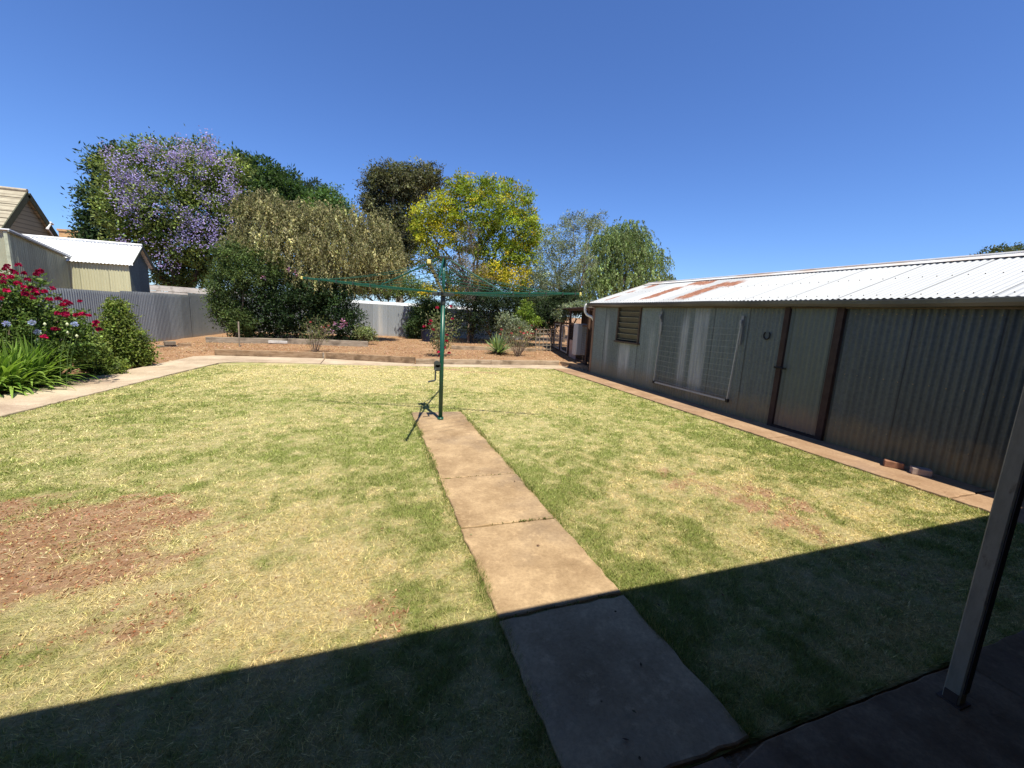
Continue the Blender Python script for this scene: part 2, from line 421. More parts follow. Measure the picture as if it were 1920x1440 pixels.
# ------------------------------------------------------------------ lawn field
def xl(y): return np.interp(y, [-2, .9, 6.72, 9.43, 12.34], [-5.5, -5.15, -4.3, -3.93, -3.43])
def xr(y): return np.interp(y, [0, 2, 5, 9.8, 12.3], [5.44, 5.44, 5.42, 5.38, 5.30])
def ybk(x): return np.interp(x, [-3.6, -3.0, 1.0, 5.5], [12.1, 12.25, 11.72, 11.30])
BLOB = [  # x, y, rx, ry, angle, soil, green
    (-3.0, 3.75, 1.1, .50, 0, 1.0, 0), (-2.1, 3.35, .75, .40, .2, 1.0, 0), (-1.75, 2.75, .5, .22, .3, .85, 0), (-3.0, 2.9, 1.0, .4, .1, .85, 0), (-1.25, 3.35, .30, .14, 0, .75, 0),
    (-1.2, 2.35, .4, .14, .3, .45, .1), (.05, 2.05, .22, .12, 0, .5, 0), (-.3, 2.3, .9, .5, 0, .15, -.45), (-1.1, 2.9, 1.2, .7, 0, .2, -.3), (-2.2, 2.1, 1.2, .35, 0, .15, -.1),
    (3.05, 2.95, .24, .5, .25, .62, -.25), (3.35, 2.2, .30, .5, .2, .72, -.3), (3.75, 2.6, .16, .4, .3, .6, -.1), (3.7, 2.9, .7, .5, 0, .22, -.35), (2.8, 3.3, .6, .5, 0, .1, -.3), (1.78, 2.12, .16, .09, 0, .6, 0), (4.3, 2.3, .6, .35, 0, .1, -.3),
    (3.0, 10.55, .9, .28, 0, .75, -.2), (2.4, 11.25, 1.7, .24, 0, .7, -.2), (4.7, 10.95, .6, .2, 0, .6, 0), (.2, 11.3, 1.3, .25, 0, .45, -.2), (3.8, 9.9, .5, .2, 0, .3, 0),
    (0, 10.2, 3.2, 1.2, 0, 0, -.42), (3.2, 9.3, 1.4, 1.0, 0, 0, -.25), (2.5, 6.6, 1.2, .8, 0, 0, -.32), (1.95, 5.3, .55, .9, 0, 0, -.35), (-.6, 8.4, 1.3, .7, 0, 0, -.15), (-1.6, 6.0, 1.0, .5, .4, 0, -.2), (-2.6, 5.2, .8, .3, .2, 0, -.25), (-1.3, 4.3, .8, .25, 0, 0, -.25),
    (.35, 3.0, .30, 1.5, 0, -.1, .42), (.25, 4.9, .25, .9, 0, 0, .38), (1.62, 2.3, .22, .75, 0, -.1, .5), (1.75, 1.75, .5, .3, 0, 0, .3), (4.8, 4.2, .6, 2.0, 0, 0, .35), (4.5, 7.6, .9, 1.6, 0, 0, .18), (1.9, 3.6, .6, .9, 0, 0, .12),
    (-2.9, 4.7, 1.1, .35, .1, 0, .3), (-3.4, 8.8, .35, 2.6, -.15, 0, .38), (-1.6, 7.4, .8, .35, .4, 0, .22), (-2.2, 1.95, .6, .22, .3, 0, .42), (-1.35, 1.75, .35, .2, 0, 0, .35), (-1.0, 2.35, .3, .18, .2, 0, .32), (-2.9, 2.35, .5, .18, .2, 0, .4), (-.5, 1.95, .3, .16, 0, 0, .25), (.25, 1.95, .2, .16, 0, 0, .35),
    (-1.5, 1.3, 2.5, .35, 0, .1, -.12), (3.4, 1.4, .9, .3, 0, .25, -.15)]
def field(x, y):
    wx = x + (fbm(x, y, 1.7, 91) - .5) * .8; wy = y + (fbm(x, y, 1.7, 97) - .5) * .55
    soil = np.full_like(x, -.30); green = np.full_like(x, .0)
    for bx, by, rx, ry, a, s_, g_ in BLOB:
        ca, sa = math.cos(a), math.sin(a); dx = wx - bx; dy = wy - by
        e = np.exp(-((dx * ca + dy * sa) ** 2 / rx ** 2 + (-dx * sa + dy * ca) ** 2 / ry ** 2))
        soil += s_ * e; green += g_ * e
    a = .62; u = x * math.cos(a) + y * math.sin(a); w = -x * math.sin(a) + y * math.cos(a)
    streak = fbm(u * .55, w * 1.9, 1.6, 21) - .5
    st2 = fbm(x * 3, y * .8, 1.5, 55) - .5
    green = green * .62 + (fbm(x, y, 1.1, 31) - .5) * .30 + streak * .40 + st2 * .3 + (fbm(x, y, 7, 41, 4) - .5) * .95 + (fbm(x, y, 20, 45, 2) - .5) * .6 + .06
    green = green - .16 * np.clip((y - 7.2) / 1.5, 0, 1) * np.clip((5.0 - np.abs(x - .6)) / 1.5, 0, 1) - .13 * np.clip((3.9 - y) / 1.2, 0, 1) * np.clip((.9 - x) / .6, 0, 1)
    nr = np.clip((5.0 - y) / 1.2, 0, 1); green = green + nr * (fbm(x, y, 4.2, 131) - .5) * 1.0
    soil = soil * 1.05 + (fbm(x, y, 2.6, 61) - .5) * .9 + (fbm(u * 5, w * 13, 1.0, 71, 3) - .5) * 1.2
    return np.clip(soil, 0, 1), np.clip(green + .5, 0, 1)
nu, nvv = 300, 380
U, V_ = np.meshgrid(np.linspace(0, 1, nu), np.linspace(0, 1, nvv) ** 1.15, indexing='ij')
Yy = .93 + V_ * 11.0
for _ in range(3):
    Xx = xl(Yy) + (xr(Yy) - xl(Yy)) * U; Yy = .93 + V_ * (ybk(Xx) - .93)
Xx = Xx + (fbm(Xx, Yy, 4, 12) - .5) * .05 * (np.abs(U - .5) > .49)
Zz = .006 + (fbm(Xx, Yy, 2.5, 3) - .5) * .012 + (fbm(Xx, Yy, 14, 8, 2) - .5) * .010
so, gr = field(Xx, Yy)
Vv = np.stack([Xx, Yy, Zz], 2).reshape(-1, 3)
me = bpy.data.meshes.new('lawn'); idx = np.arange(nu * nvv).reshape(nu, nvv)
F = np.stack([idx[:-1, :-1], idx[1:, :-1], idx[1:, 1:], idx[:-1, 1:]], 2).reshape(-1, 4)
me.vertices.add(len(Vv)); me.vertices.foreach_set('co', Vv.astype(np.float32).ravel())
me.loops.add(F.size); me.loops.foreach_set('vertex_index', F.astype(np.int32).ravel())
me.polygons.add(len(F)); me.polygons.foreach_set('loop_start', np.arange(0, F.size, 4, dtype=np.int32))
me.polygons.foreach_set('use_smooth', [True] * len(F)); me.update(calc_edges=True)
ca = me.color_attributes.new(name='Col', type='FLOAT_COLOR', domain='POINT')
ca.data.foreach_set('color', np.stack([so, gr, np.clip((5.2 - Yy) / 2.5, .35, 1), so * 0 + 1], 2).astype(np.float32).ravel())
k = NT('lawn_turf'); a = k.n('ShaderNodeAttribute', attribute_name='Col'); sp = k.n('ShaderNodeSeparateColor'); k.l(a.outputs['Color'], sp.inputs[0])
v = k.tc('Object'); vd = k.tc('Object', (1.0, 2.6, 1), (0, 0, .5))
f1 = k.noise(vd, 14, 6, .75); f2 = k.noise(v, 60, 5, .75); f3 = k.noise(vd, 3.2, 5, .6)
gsrc = k.math('ADD', sp.outputs[1], k.math('ADD', k.math('MULTIPLY_ADD', f1, 1.5, -.75), k.math('MULTIPLY_ADD', f2, 1.3, -.65)))
gf = k.ramp(gsrc, [(.08, 0.0), (.92, 1.0)])
grn = k.ramp(f2, [(.3, (.16, .205, .045)), (.7, (.37, .42, .12))])
strw = k.ramp(f2, [(.28, (.42, .32, .15)), (.5, (.68, .57, .30)), (.72, (.90, .80, .47))])
soilc = k.ramp(k.noise(v, 9, 8, .7), [(.3, (.32, .165, .085)), (.5, (.44, .265, .15)), (.7, (.60, .42, .26))])
cc = k.mix(gf, strw, grn)
cc = k.mix(k.math('MULTIPLY', k.ramp(k.noise(v, 30, 5, .8), [(.48, 0.0), (.64, .55)]), sp.outputs[2]), cc, (.25, .15, .075))
ss = k.math('ADD', sp.outputs[0], k.math('ADD', k.math('MULTIPLY_ADD', f1, .9, -.45), k.math('MULTIPLY_ADD', f2, .5, -.25)))
cc = k.mix(k.ramp(ss, [(.10, 0.0), (.66, 1.0)]), cc, soilc)
k.color(cc); k.bump(k.math('ADD', f2, f1), .9, .03); k.set(.95, 0, .08)
me.materials.append(k.m)
lawn = bpy.data.objects.new('lawn', me); COL.objects.link(lawn); structure(lawn)

# ------------------------------------------------------------------ grass blades (nobody could count them)
NB = 780000
cy_ = RNG.random(NB * 3) ** 2.1 * 10.8 + .95
xx = xl(cy_) + (xr(cy_) - xl(cy_)) * RNG.random(len(cy_))
near = RNG.random(len(cy_)) < np.clip(1.6 / np.hypot(xx - .6, cy_) , .05, 1) ** .6
ok = near & (cy_ < ybk(xx) - .02) & ~((xx > .66) & (xx < 1.385) & (cy_ < 6.28))
ok &= np.abs(xx - cy_ * .36) < 1.25 * cy_ + 3.2
xx, yy = xx[ok][:NB], cy_[ok][:NB]
so, gr = field(xx, yy)
keep = RNG.random(len(xx)) > np.clip((so - .1) * 1.7, 0, .90)
xx, yy, so, gr = xx[keep], yy[keep], so[keep], gr[keep]
n = len(xx); dist = np.hypot(xx, yy)
isg = RNG.random(n) < np.clip((gr - .30) * 1.7, .06, .88)
hgt = np.where(isg, .017, .014) * (.6 + .9 * RNG.random(n)) * (1 + .4 * (gr > .66) * isg)
wid = np.maximum(.0017, dist * .00075) * (.7 + .6 * RNG.random(n))
az = RNG.random(n) * 2 * np.pi; lean = np.where(isg, .5 + .7 * RNG.random(n), 1.0 + 1.3 * RNG.random(n)) * hgt
P = np.stack([xx, yy, np.full(n, .004)], 1); T = P + np.stack([np.cos(az) * lean, np.sin(az) * lean, hgt], 1)
a2 = RNG.random(n) * 2 * np.pi; S = np.stack([np.cos(a2), np.sin(a2), np.zeros(n)], 1) * wid[:, None]
V3 = np.stack([P - S, P + S, T], 1)
cg = np.array([.155, .205, .045]) + (np.array([.37, .43, .12]) - np.array([.155, .205, .045])) * RNG.random((n, 1))
cs = np.array([.42, .34, .16]) + (np.array([.88, .79, .46]) - np.array([.42, .34, .16])) * RNG.random((n, 1))
tm = np.clip(np.where(isg, .12 + .5 * (1 - gr), .95 - .55 * gr) + RNG.normal(0, .15, n), 0, 1)[:, None]
dry = (np.clip((4.6 - yy) / 1.6, 0, 1) * (.4 + .9 * fbm(xx, yy, 2.2, 33)))[:, None]
cg = cg * (1 - .16 * (np.clip((4.8 - yy) / 1.2, 0, 1) * (gr > .60))[:, None]); C = cg * (1 - tm) + cs * tm; C = C * (1 - dry * tm * np.array([.0, .10, .16])) * np.exp(RNG.normal(0, .27, (n, 1)))
gb = rawmesh('grass', V3.reshape(-1, 3), 3, np.repeat(C, 3, 0), BLADE)
tag(gb, 'short patchy lawn grass, green and straw yellow, between the concrete paths', 'grass', kind='stuff')

ne = 26000; ye = .95 + RNG.random(ne) ** 1.5 * 5.4; sd = RNG.random(ne) < .5; cl = np.clip((fbm(ye * 2, ye * 0 + sd * 7, 2.2, 19) - .35) * 3, 0, 1)
xe = np.where(sd, .652 - np.abs(RNG.normal(0, .025, ne)), 1.392 + np.abs(RNG.normal(0, .025, ne))); kp = RNG.random(ne) < .25 + .75 * cl; ye, xe, sd, cl = ye[kp], xe[kp], sd[kp], cl[kp]; ne = len(ye)
P = np.stack([xe, ye, np.full(ne, .004)], 1); hh_ = (.022 + .028 * RNG.random(ne)) * (.6 + .6 * cl); T = P + np.stack([np.where(sd, 1, -1) * RNG.uniform(-.4, 1.3, ne) * .03, RNG.normal(0, .02, ne), hh_], 1)
a2 = RNG.random(ne) * 2 * np.pi; S = np.stack([np.cos(a2), np.sin(a2), np.zeros(ne)], 1) * np.maximum(.0017, ye * .0007)[:, None]
te = (RNG.random(ne) < .35)[:, None]; C = np.where(te, np.array([.58, .48, .24]), np.array([.17, .225, .055])) * np.exp(RNG.normal(0, .25, (ne, 1)))
ge = rawmesh('grass', np.stack([P - S, P + S, T], 1).reshape(-1, 3), 3, np.repeat(C, 3, 0), BLADE)
tag(ge, 'longer grass fringe creeping over both edges of the centre path', 'grass', kind='stuff')
nf_ = 420; xf = RNG.uniform(-4.5, 6.1, nf_); yf = .3 + RNG.random(nf_) ** 1.4 * 11; okf = (xf > xl(yf) - .6) & (yf < 11.5); xf, yf = xf[okf], yf[okf]; nf_ = len(xf)
zf = np.where(yf < .9, .052, np.where(((xf > .65) & (xf < 1.39) & (yf < 6.25)) | (xf > 5.45) | (xf < xl(yf)), .036, .03))
D = rvec(nf_); D[:, 2] *= .15; N = rvec(nf_) * .5 + np.array([0, 0, 1]); fl_ = quads('fallen_leaves', np.stack([xf, yf, zf], 1), D, N, .022 * (.5 + RNG.random(nf_)), .011, jitter(np.array([[.22, .13, .07], [.42, .30, .16], [.12, .08, .05]])[RNG.integers(0, 3, nf_)], .2), BLADE)
tag(fl_, 'small dry leaves fallen here and there on the lawn and paths', 'fallen leaves', kind='stuff')
nc_ = 60000; xc_ = RNG.uniform(-4.6, 4.5, nc_); yc_ = RNG.uniform(1.6, 4.6, nc_); so_, _g = field(xc_, yc_); kp = (so_ > .25) & ~((xc_ > .6) & (xc_ < 1.45)); xc_, yc_ = xc_[kp][:9000], yc_[kp][:9000]; nc_ = len(xc_)
pal_ = np.array([[.38, .19, .10], [.27, .12, .06], [.60, .46, .26], [.47, .29, .17], [.74, .62, .38]]); D = rvec(nc_); D[:, 2] = np.abs(D[:, 2]) * .35; N = rvec(nc_) * .5 + np.array([0, 0, 1]); big = RNG.random(nc_) < .25
cl_ = quads('soil_crumbs', np.stack([xc_, yc_, np.full(nc_, .008)], 1), D, N, np.where(big, .045, .016) * (.5 + RNG.random(nc_)), np.where(big, .004, .012), jitter(pal_[np.where(big, RNG.integers(2, 5, nc_), RNG.integers(0, 4, nc_))], .2), BLADE)
tag(cl_, 'crumbs of red soil and bits of dead straw on the bare lawn patches', 'soil crumbs', kind='stuff')
# ------------------------------------------------------------------ paths and patio
def concrete(name, lo, hi, scale=2.2, dark=None):
    k = NT(name); v = k.tc('Object'); n1 = k.noise(v, scale, 8, .62); n2 = k.noise(v, 55, 5, .7)
    c = k.ramp(n1, [(.28, lo), (.5, tuple((a + b) / 2 for a, b in zip(lo, hi))), (.68, hi)])
    c = k.mix(k.ramp(n2, [(.35, .35), (.6, 0.0)]), c, tuple(x * .55 for x in lo))
    c = k.mix(k.ramp(k.noise(v, .9, 5, .6), [(.50, 0.0), (.66, .6)]), c, dark or (.26, .17, .12)); c = k.mix(k.ramp(k.noise(v, 13, 6, .75), [(.54, 0.0), (.66, .35)]), c, tuple(min(1, x * 1.25) for x in hi))
    k.color(c); k.bump(k.math('ADD', n2, k.math('MULTIPLY', k.noise(v, 9, 5), .8)), .35, .006); return k.set(.88, 0, .2).m
PATHM = concrete('brown_concrete', (.26, .17, .088), (.54, .385, .22), 2.6, (.17, .13, .095))
PATHL = concrete('pale_concrete', (.42, .325, .22), (.62, .51, .37), 1.5)
PATHR = concrete('reddish_concrete', (.28, .17, .095), (.46, .31, .19))
PATIOM = concrete('patio_concrete', (.12, .07, .036), (.26, .175, .10), 6)
def slab_poly(mb, pts, z0, z1, jit=.009, step=.07, mi=0):
    """a slab with slightly wandering edges and a soft top arris"""
    P = []
    for i in range(len(pts)):
        a = Vector(pts[i]); b = Vector(pts[(i + 1) % len(pts)]); m = max(1, int((b - a).length / step)); nrm = Vector((-(b - a).y, (b - a).x)).normalized()
        for q in range(m):
            j = random.uniform(-jit, jit) if q else 0
            P.append(a.lerp(b, q / m) + nrm * j)
    n = len(P); cx = sum(p.x for p in P) / n; cy = sum(p.y for p in P) / n; cv = Vector((cx, cy))
    def ins(p, d): q = cv - p; return p + q.normalized() * d
    V = [(p.x, p.y, z0) for p in P] + [(p.x, p.y, z1 - .006) for p in P] + [(*ins(p, .007), z1) for p in P]
    F = []
    for l in range(2):
        for i in range(n): F.append((l * n + i, l * n + (i + 1) % n, (l + 1) * n + (i + 1) % n, (l + 1) * n + i))
    F.append(tuple(2 * n + i for i in range(n)))
    mb.add(V, F, mi)
mb = MB(); g_ = .011
js = [(.93, .93), (1.795, 1.80), (2.745, 2.725), (3.68, 3.66), (6.33, 6.27)]
xlp, xrp = .645, 1.395
for (a0, a1), (b0, b1) in zip(js[:-1], js[1:]):
    slab_poly(mb, [(xlp, a0 + g_), (xrp, a1 + g_), (xrp, b1 - g_), (xlp - .01, b0 - g_)], -.05, .028)
structure(mb.build('centre_path', PATHM))
def outer(y): return np.interp(y, [-2, 8.07, 10.28, 13.57, 14.2], [-6.5, -5.13, -4.81, -4.31, -4.2])
mb = MB(); yj = [-1, 2.2, 4.7, 7.3, 9.9]
for a, b in zip(yj[:-1], yj[1:]):
    slab_poly(mb, [(outer(a + .3), a + .31), (xl(a) - .0, a), (xl(b), b - .01), (outer(b + .3), b + .3)], -.05, .03)
# last slab turns the corner and runs on behind the lawn
pts = [(outer(10.2), 10.21), (xl(9.9), 9.91), (xl(11.9), 11.95), (-3.25, 12.2), (-2.9, 12.22), (-1.2, 12.02), (-1.2, 13.16), (-4.05, 13.56), (-4.45, 13.3)]
slab_poly(mb, pts, -.05, .03)
structure(mb.build('left_path', PATHL))
mb = MB()
slab_poly(mb, [(-1.18, 12.02), (1.1, 11.70), (1.3, 12.15), (-1.18, 13.14)], -.05, .024)
slab_poly(mb, [(1.12, 11.70), (5.36, 11.28), (6.15, 11.0), (5.93, 12.08), (1.32, 12.08)], -.05, .026)
structure(mb.build('back_path', PATHL))
mb = MB(); yj = [-.5, 2.15, 4.15, 6.6, 9.0, 11.27]
for a, b in zip(yj[:-1], yj[1:]):
    slab_poly(mb, [(xr(a) + random.uniform(-.02, .02), a + g_), (6.17, a + g_), (6.17, b - g_), (xr(b) + random.uniform(-.02, .02), b - g_)], -.05, .03)
structure(mb.build('right_path', PATHR))
mb = MB()
slab_poly(mb, [(-7, -1.9), (-2.2, -1.9), (-2.2, .91), (-7, .91)], -.05, .045, .003)
slab_poly(mb, [(-2.19, -1.9), (1.19, -1.9), (1.22, .905), (-2.19, .905)], -.05, .045, .003)
slab_poly(mb, [(1.205, -1.9), (2.70, -1.9), (2.715, .90), (1.42, .90), (1.235, .86)], -.05, .047, .004)
slab_poly(mb, [(2.712, -1.9), (5.40, -1.9), (5.42, .96), (2.728, .92)], -.05, .045, .004)
structure(mb.build('patio', PATIOM))

# ================================================================== HOUSE WITH VERANDA (behind and above the viewer)
WBM = mat('weatherboard_paint', (.16, .14, .11), .8, var=.15, scale=5)
POSTSHADE = mat('post_shade', (.035, .03, .028), .6, var=.3)  # near-black colour standing for shade on the post
house = empty('house', (0, -2.0, 0), 'brown weatherboard house whose veranda roof shades the near lawn', 'house')
mb = MB(); mb.box((-1, -2.1, 1.35), (15, .2, 2.7)).box((-1, -5, 1.35), (15, .2, 2.7)).box((-8.4, -3.55, 1.35), (.2, 2.7, 2.7)).box((6.4, -3.55, 1.35), (.2, 2.7, 2.7)); mb.box((-2.6, -.75, 1.25), (.15, 2.5, 2.4)).box((5.6, -.9, 1.2), (.15, 2.2, 2.3)); mb.build('wall', WBM, house)  # last two boxes: unseen wing walls added to block skylight
mb = MB(); mb.beam((-1, .64, 2.46), (-1, -2.2, 2.95), 15, .05); mb.beam((-1, -2.2, 2.95), (-1, -3.6, 3.7), 15.6, .05); mb.beam((-1, -3.6, 3.7), (-1, -5.6, 2.75), 15.6, .05); mb.build('roof', mat('roof_sheet', (.3, .3, .29), .6), house)
mb = MB(); mb.box((-1, .60, 2.44), (15, .06, .10)); mb.build('fascia', WBM, house)
PX0 = 2.36
POSTM = NT('flaking_post_paint'); v = POSTM.tc('Object', (1, 1, .35))
POSTM.color(POSTM.ramp(POSTM.noise(v, 18, 6, .7), [(.3, (.22, .195, .14)), (.6, (.31, .275, .20)), (.75, (.14, .10, .065))])); POSTM.bump(POSTM.noise(v, 40, 5), .4, .004); POSTM = POSTM.set(.8, 0, .2).m
PX0 = 2.36; mb = MB(); mb.box((-1, -.05, 2.27), (14.8, .12, .12)).box((PX0 + .045, .2, 2.3), (.08, .1, .3)); mb.build('beam', WBM, house)
post = empty('veranda_post', (2.44, .785, .045), 'square beige timber veranda post standing on the dark patio', 'post')
PX0 = 2.36
mb = MB(); mb.box((PX0 + .028, .785, 1.085), (.056, .056, 2.07), bev=.005); mb.box((PX0 + .028, .335, 2.165), (.05, .82, .09)); mb.build('shaft', POSTM, post)
mb = MB(); mb.box((PX0 + .028, .785, .05), (.08, .08, .010)).box((PX0 - .002, .785, .075), (.004, .045, .05)).box((PX0 + .058, .785, .075), (.004, .045, .05)); mb.build('foot_bracket', mat('rusty_bracket', (.09, .06, .045), .8), post)
mb = MB(); mb.box((PX0 + .028, .7545, 1.08), (.040, .005, 1.94)); mb.build('shade_strip', POSTSHADE, post)  # shade on the post's house side, laid on as a dark strip

# ================================================================== CORRUGATED SHED on the right
XW = 6.2; Y0, Y1 = -.6, 10.60; ZW = 1.97
def yof(px, py): return onX(px, py, XW)[1]
shed = empty('corrugated_shed', (XW, 5, 0), 'long corrugated iron shed with white rust-streaked roof along the right path', 'shed')
SW = galv('weathered_galvanised_iron', (.175, .20, .18), tint=.20, dirt=.50, dirtcol=(.34, .245, .11), metal=.1, rough=.6, streak=.38, spangle=.16, ushade=(2.5, 8.0, 1.12, .42),  # near sheets darkened: weaker light at that end put into the colour
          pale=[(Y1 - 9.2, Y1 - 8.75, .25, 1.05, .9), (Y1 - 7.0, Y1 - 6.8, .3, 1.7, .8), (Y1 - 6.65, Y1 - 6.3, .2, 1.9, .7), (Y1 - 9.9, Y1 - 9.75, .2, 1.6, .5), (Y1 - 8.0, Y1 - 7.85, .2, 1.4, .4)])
# wall sheets, u runs from the far corner towards the viewer, openings left out
WY0, WY1, WZ0, WZ1 = 8.40, 9.32, 1.05, 1.92         # louvre window
DY0, DY1 = 3.96, 4.66                                # door opening
mb = MB()
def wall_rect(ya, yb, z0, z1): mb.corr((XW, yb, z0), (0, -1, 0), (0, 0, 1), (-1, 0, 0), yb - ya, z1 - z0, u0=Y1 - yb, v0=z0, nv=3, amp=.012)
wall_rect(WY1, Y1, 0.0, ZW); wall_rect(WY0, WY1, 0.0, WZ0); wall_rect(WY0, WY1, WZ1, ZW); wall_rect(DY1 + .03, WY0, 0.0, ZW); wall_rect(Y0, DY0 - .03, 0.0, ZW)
# far end wall (gable) and back wall
RX, RZ = 8.05, 2.70; XB = 9.9
mb.corr((XW, Y1, 0), (1, 0, 0), (0, 0, 1), (0, 1, 0), XB - XW, 2, vtop=lambda u: ZW + (RZ - ZW - .05) * (1 - abs(u - (RX - XW)) / (RX - XW)) , nv=3)
mb.corr((XW, Y0, 0), (1, 0, 0), (0, 0, 1), (0, -1, 0), XB - XW, 2, vtop=lambda u: ZW + (RZ - ZW - .05) * (1 - abs(u - (RX - XW)) / (RX - XW)) , nv=3)
mb.corr((XB, Y1, 0), (0, -1, 0), (0, 0, 1), (1, 0, 0), Y1 - Y0, ZW, nv=2)
for z in (.34, 1.02, 1.84):     # nail heads on the crests along the rails
    for i in range(int((Y1 - Y0) / .152)):
        y = Y1 - i * .152
        if DY0 - .1 < y < DY1 + .1 or (WY0 - .03 < y < WY1 + .03 and z > WZ0 - .1): continue
        zz = z + random.uniform(-.006, .006); mb.tube([(XW - .011, y, zz), (XW - .017, y, zz)], [.008, .004], 6)
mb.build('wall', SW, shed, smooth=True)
# corner flashing
FLM = galv('corner_flashing_iron', (.3, .31, .3), dirt=.35, metal=.3)
mb = MB(); mb.box((XW - .012, Y1 - .03, .985), (.012, .10, 1.95)); mb.box((XW + .04, Y1 + .012, .985), (.10, .012, 1.95)); mb.build('corner_flashing', FLM, shed)
# black box standing in for the unlit inside behind the window
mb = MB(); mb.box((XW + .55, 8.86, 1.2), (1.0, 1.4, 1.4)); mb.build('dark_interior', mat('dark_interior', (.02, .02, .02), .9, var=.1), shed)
# roof
E = Vector((XW - .10, 0, 2.03)); RG = Vector((RX, 0, RZ)); sv = (RG - E); SL = sv.length; sv.normalize(); nrm = Vector((-sv.z, 0, sv.x)); nrm.normalize()
def roofuv(px, py):
    d = ray(px, py); o = np.array(E); nn = np.array(nrm); t = ((o - CAM) @ nn) / (d @ nn); p = CAM + d * t
    return (Y1 + .12 - p[1], float((p - o) @ np.array(sv)))
rects = []
for (a, b, wdt) in (((1198, 561), (1290, 537), .40), ((1266, 561), (1345, 538), .42), ((1136, 563), (1160, 556), .16), ((1178, 549), (1190, 545), .22)):
    ua, va = roofuv(*a); ub, vb = roofuv(*b); u0 = (ua + ub) / 2; rects.append((u0 - wdt / 2, u0 + wdt / 2, max(va, -.1), min(vb, SL - .25)))
ua, va = roofuv(1321, 531); rects.append((ua - .5, ua + .25, SL * .72, SL * .93)); ua, va = roofuv(1375, 530); rects.append((ua - .35, ua + .3, SL * .55, SL * .78)); ua, va = roofuv(1210, 540); rects.append((ua - .12, ua + .22, SL * .75, SL * .95))
RFM = galv('pale_roof_iron', (.50, .515, .51), tint=.11, dirt=0, metal=.1, rough=.45, streak=.1, rust=rects, spangle=.03)  # whitish galvanised iron with rust, its own colour
mb = MB(); mb.corr((E.x, Y1 + .12, E.z), (0, -1, 0), sv, nrm, Y1 + .12 - Y0 + .1, SL, nv=6, amp=.008)
sv2 = Vector((-sv.x, 0, sv.z)); n2 = Vector((-nrm.x, 0, nrm.z))
mb.corr((2 * RX - E.x, Y1 + .12, E.z), (0, -1, 0), sv2, n2, Y1 + .12 - Y0 + .1, SL, nv=3, amp=.010)
for f in (.06, .5, .93):
    for i in range(int((Y1 - Y0) / .152)):
        p = E + sv * (SL * f) + nrm * .008; y = Y1 + .12 - i * .152; mb.tube([(p.x, y, p.z), (p.x + nrm.x * .012, y, p.z + nrm.z * .012)], [.007, .004], 6, mi=1)
mb.build('roof', [RFM, mat('roof_screw', (.10, .085, .075), .7, bump=0)], shed, smooth=True)
k = NT('ridge_cap_iron'); v = k.tc('Object'); k.color(k.mix(k.ramp(k.noise(v, 1.3, 5), [(.45, 0.0), (.62, .8)]), (.72, .72, .7), (.6, .48, .38))); RCM = k.set(.5, .1, .3).m
mb = MB(); L_ = Y1 + .14 - Y0
for s_, v_, n_ in ((-1, sv, nrm), (1, sv2, n2)):
    c_ = RG + n_ * .022 - v_ * .085; mb.box((c_.x, (Y1 + .13 + Y0) / 2, c_.z), (.17, L_, .004), ax=v_, ay=(0, 1, 0))
mb.tube([(RX, Y1 + .13, RZ + .035), (RX, Y0, RZ + .035)], .016, 8); mb.build('ridge_cap', RCM, shed)
k = NT('dark_gutter_metal'); v = k.tc('Object', (1, .5, 1)); k.color(k.ramp(k.noise(v, 2.0, 5), [(.35, (.055, .062, .07)), (.7, (.13, .14, .15))])); GUT = k.set(.38, .5, .5).m
mb = MB()
def prof(y): dz = .006 * math.sin(y * 1.3) + .004 * math.sin(y * 3.1 + 1); return [(XW - .10, y, 2.005 + dz), (XW - .20, y, 2.018 + dz), (XW - .206, y, 2.010 + dz), (XW - .198, y, 1.965 + dz), (XW - .165, y, 1.930 + dz), (XW - .085, y, 1.925 + dz), (XW - .08, y, 2.0 + dz)]
ysg = np.linspace(Y0, Y1 + .12, 60); PV = [q for y in ysg for q in prof(y)]; FF = []
for i in range(59):
    for j in range(6): FF.append((i * 7 + j, i * 7 + j + 1, (i + 1) * 7 + j + 1, (i + 1) * 7 + j))
FF.append(tuple(range(59 * 7, 60 * 7))); mb.add(PV, FF); mb.build('gutter', GUT, shed, smooth=False)
mb = MB(); mb.box((XW - .045, (Y0 + Y1) / 2, 1.965), (.02, Y1 - Y0 + .1, .12)); mb.build('fascia', mat('old_fascia_timber', (.12, .09, .07), .8), shed)
# barge board at the far gable
mb = MB(); mb.beam(E + Vector((.02, Y1 + .13, -.03)), RG + Vector((0, Y1 + .13, -.03)), .02, .11); mb.build('barge_board', mat('pale_barge', (.5, .47, .42), .7), shed)
# louvre window
wf = MB(); WD = mat('dark_window_timber', (.10, .072, .05), .75, var=.3)
yc = (WY0 + WY1) / 2; zc = (WZ0 + WZ1) / 2
wf.box((XW - .01, WY0 - .0, zc), (.07, .045, WZ1 - WZ0 + .05)).box((XW - .01, WY1, zc), (.07, .045, WZ1 - WZ0 + .05)).box((XW - .012, yc, WZ1 + .012), (.07, WY1 - WY0 + .05, .05)).box((XW - .025, yc, WZ0 - .01), (.10, WY1 - WY0 + .08, .04))
win = wf.build('window', WD, shed)
LVM = mat('dusty_louvre', (.048, .052, .038), .5, var=.25, scale=5, spec=.5)
LVE = mat('louvre_edge', (.24, .23, .15), .6)
mb = MB(); nl = 6
for i in range(nl):
    z = WZ0 + .08 + i * (WZ1 - WZ0 - .04) / nl
    mb.box((XW + .01, yc, z + .05), (.010, WY1 - WY0 - .06, .15), ax=Vector((.96, 0, .28)), ay=(0, 1, 0)); mb.box((XW - .012, yc, z - .022), (.014, WY1 - WY0 - .06, .012), mi=1)
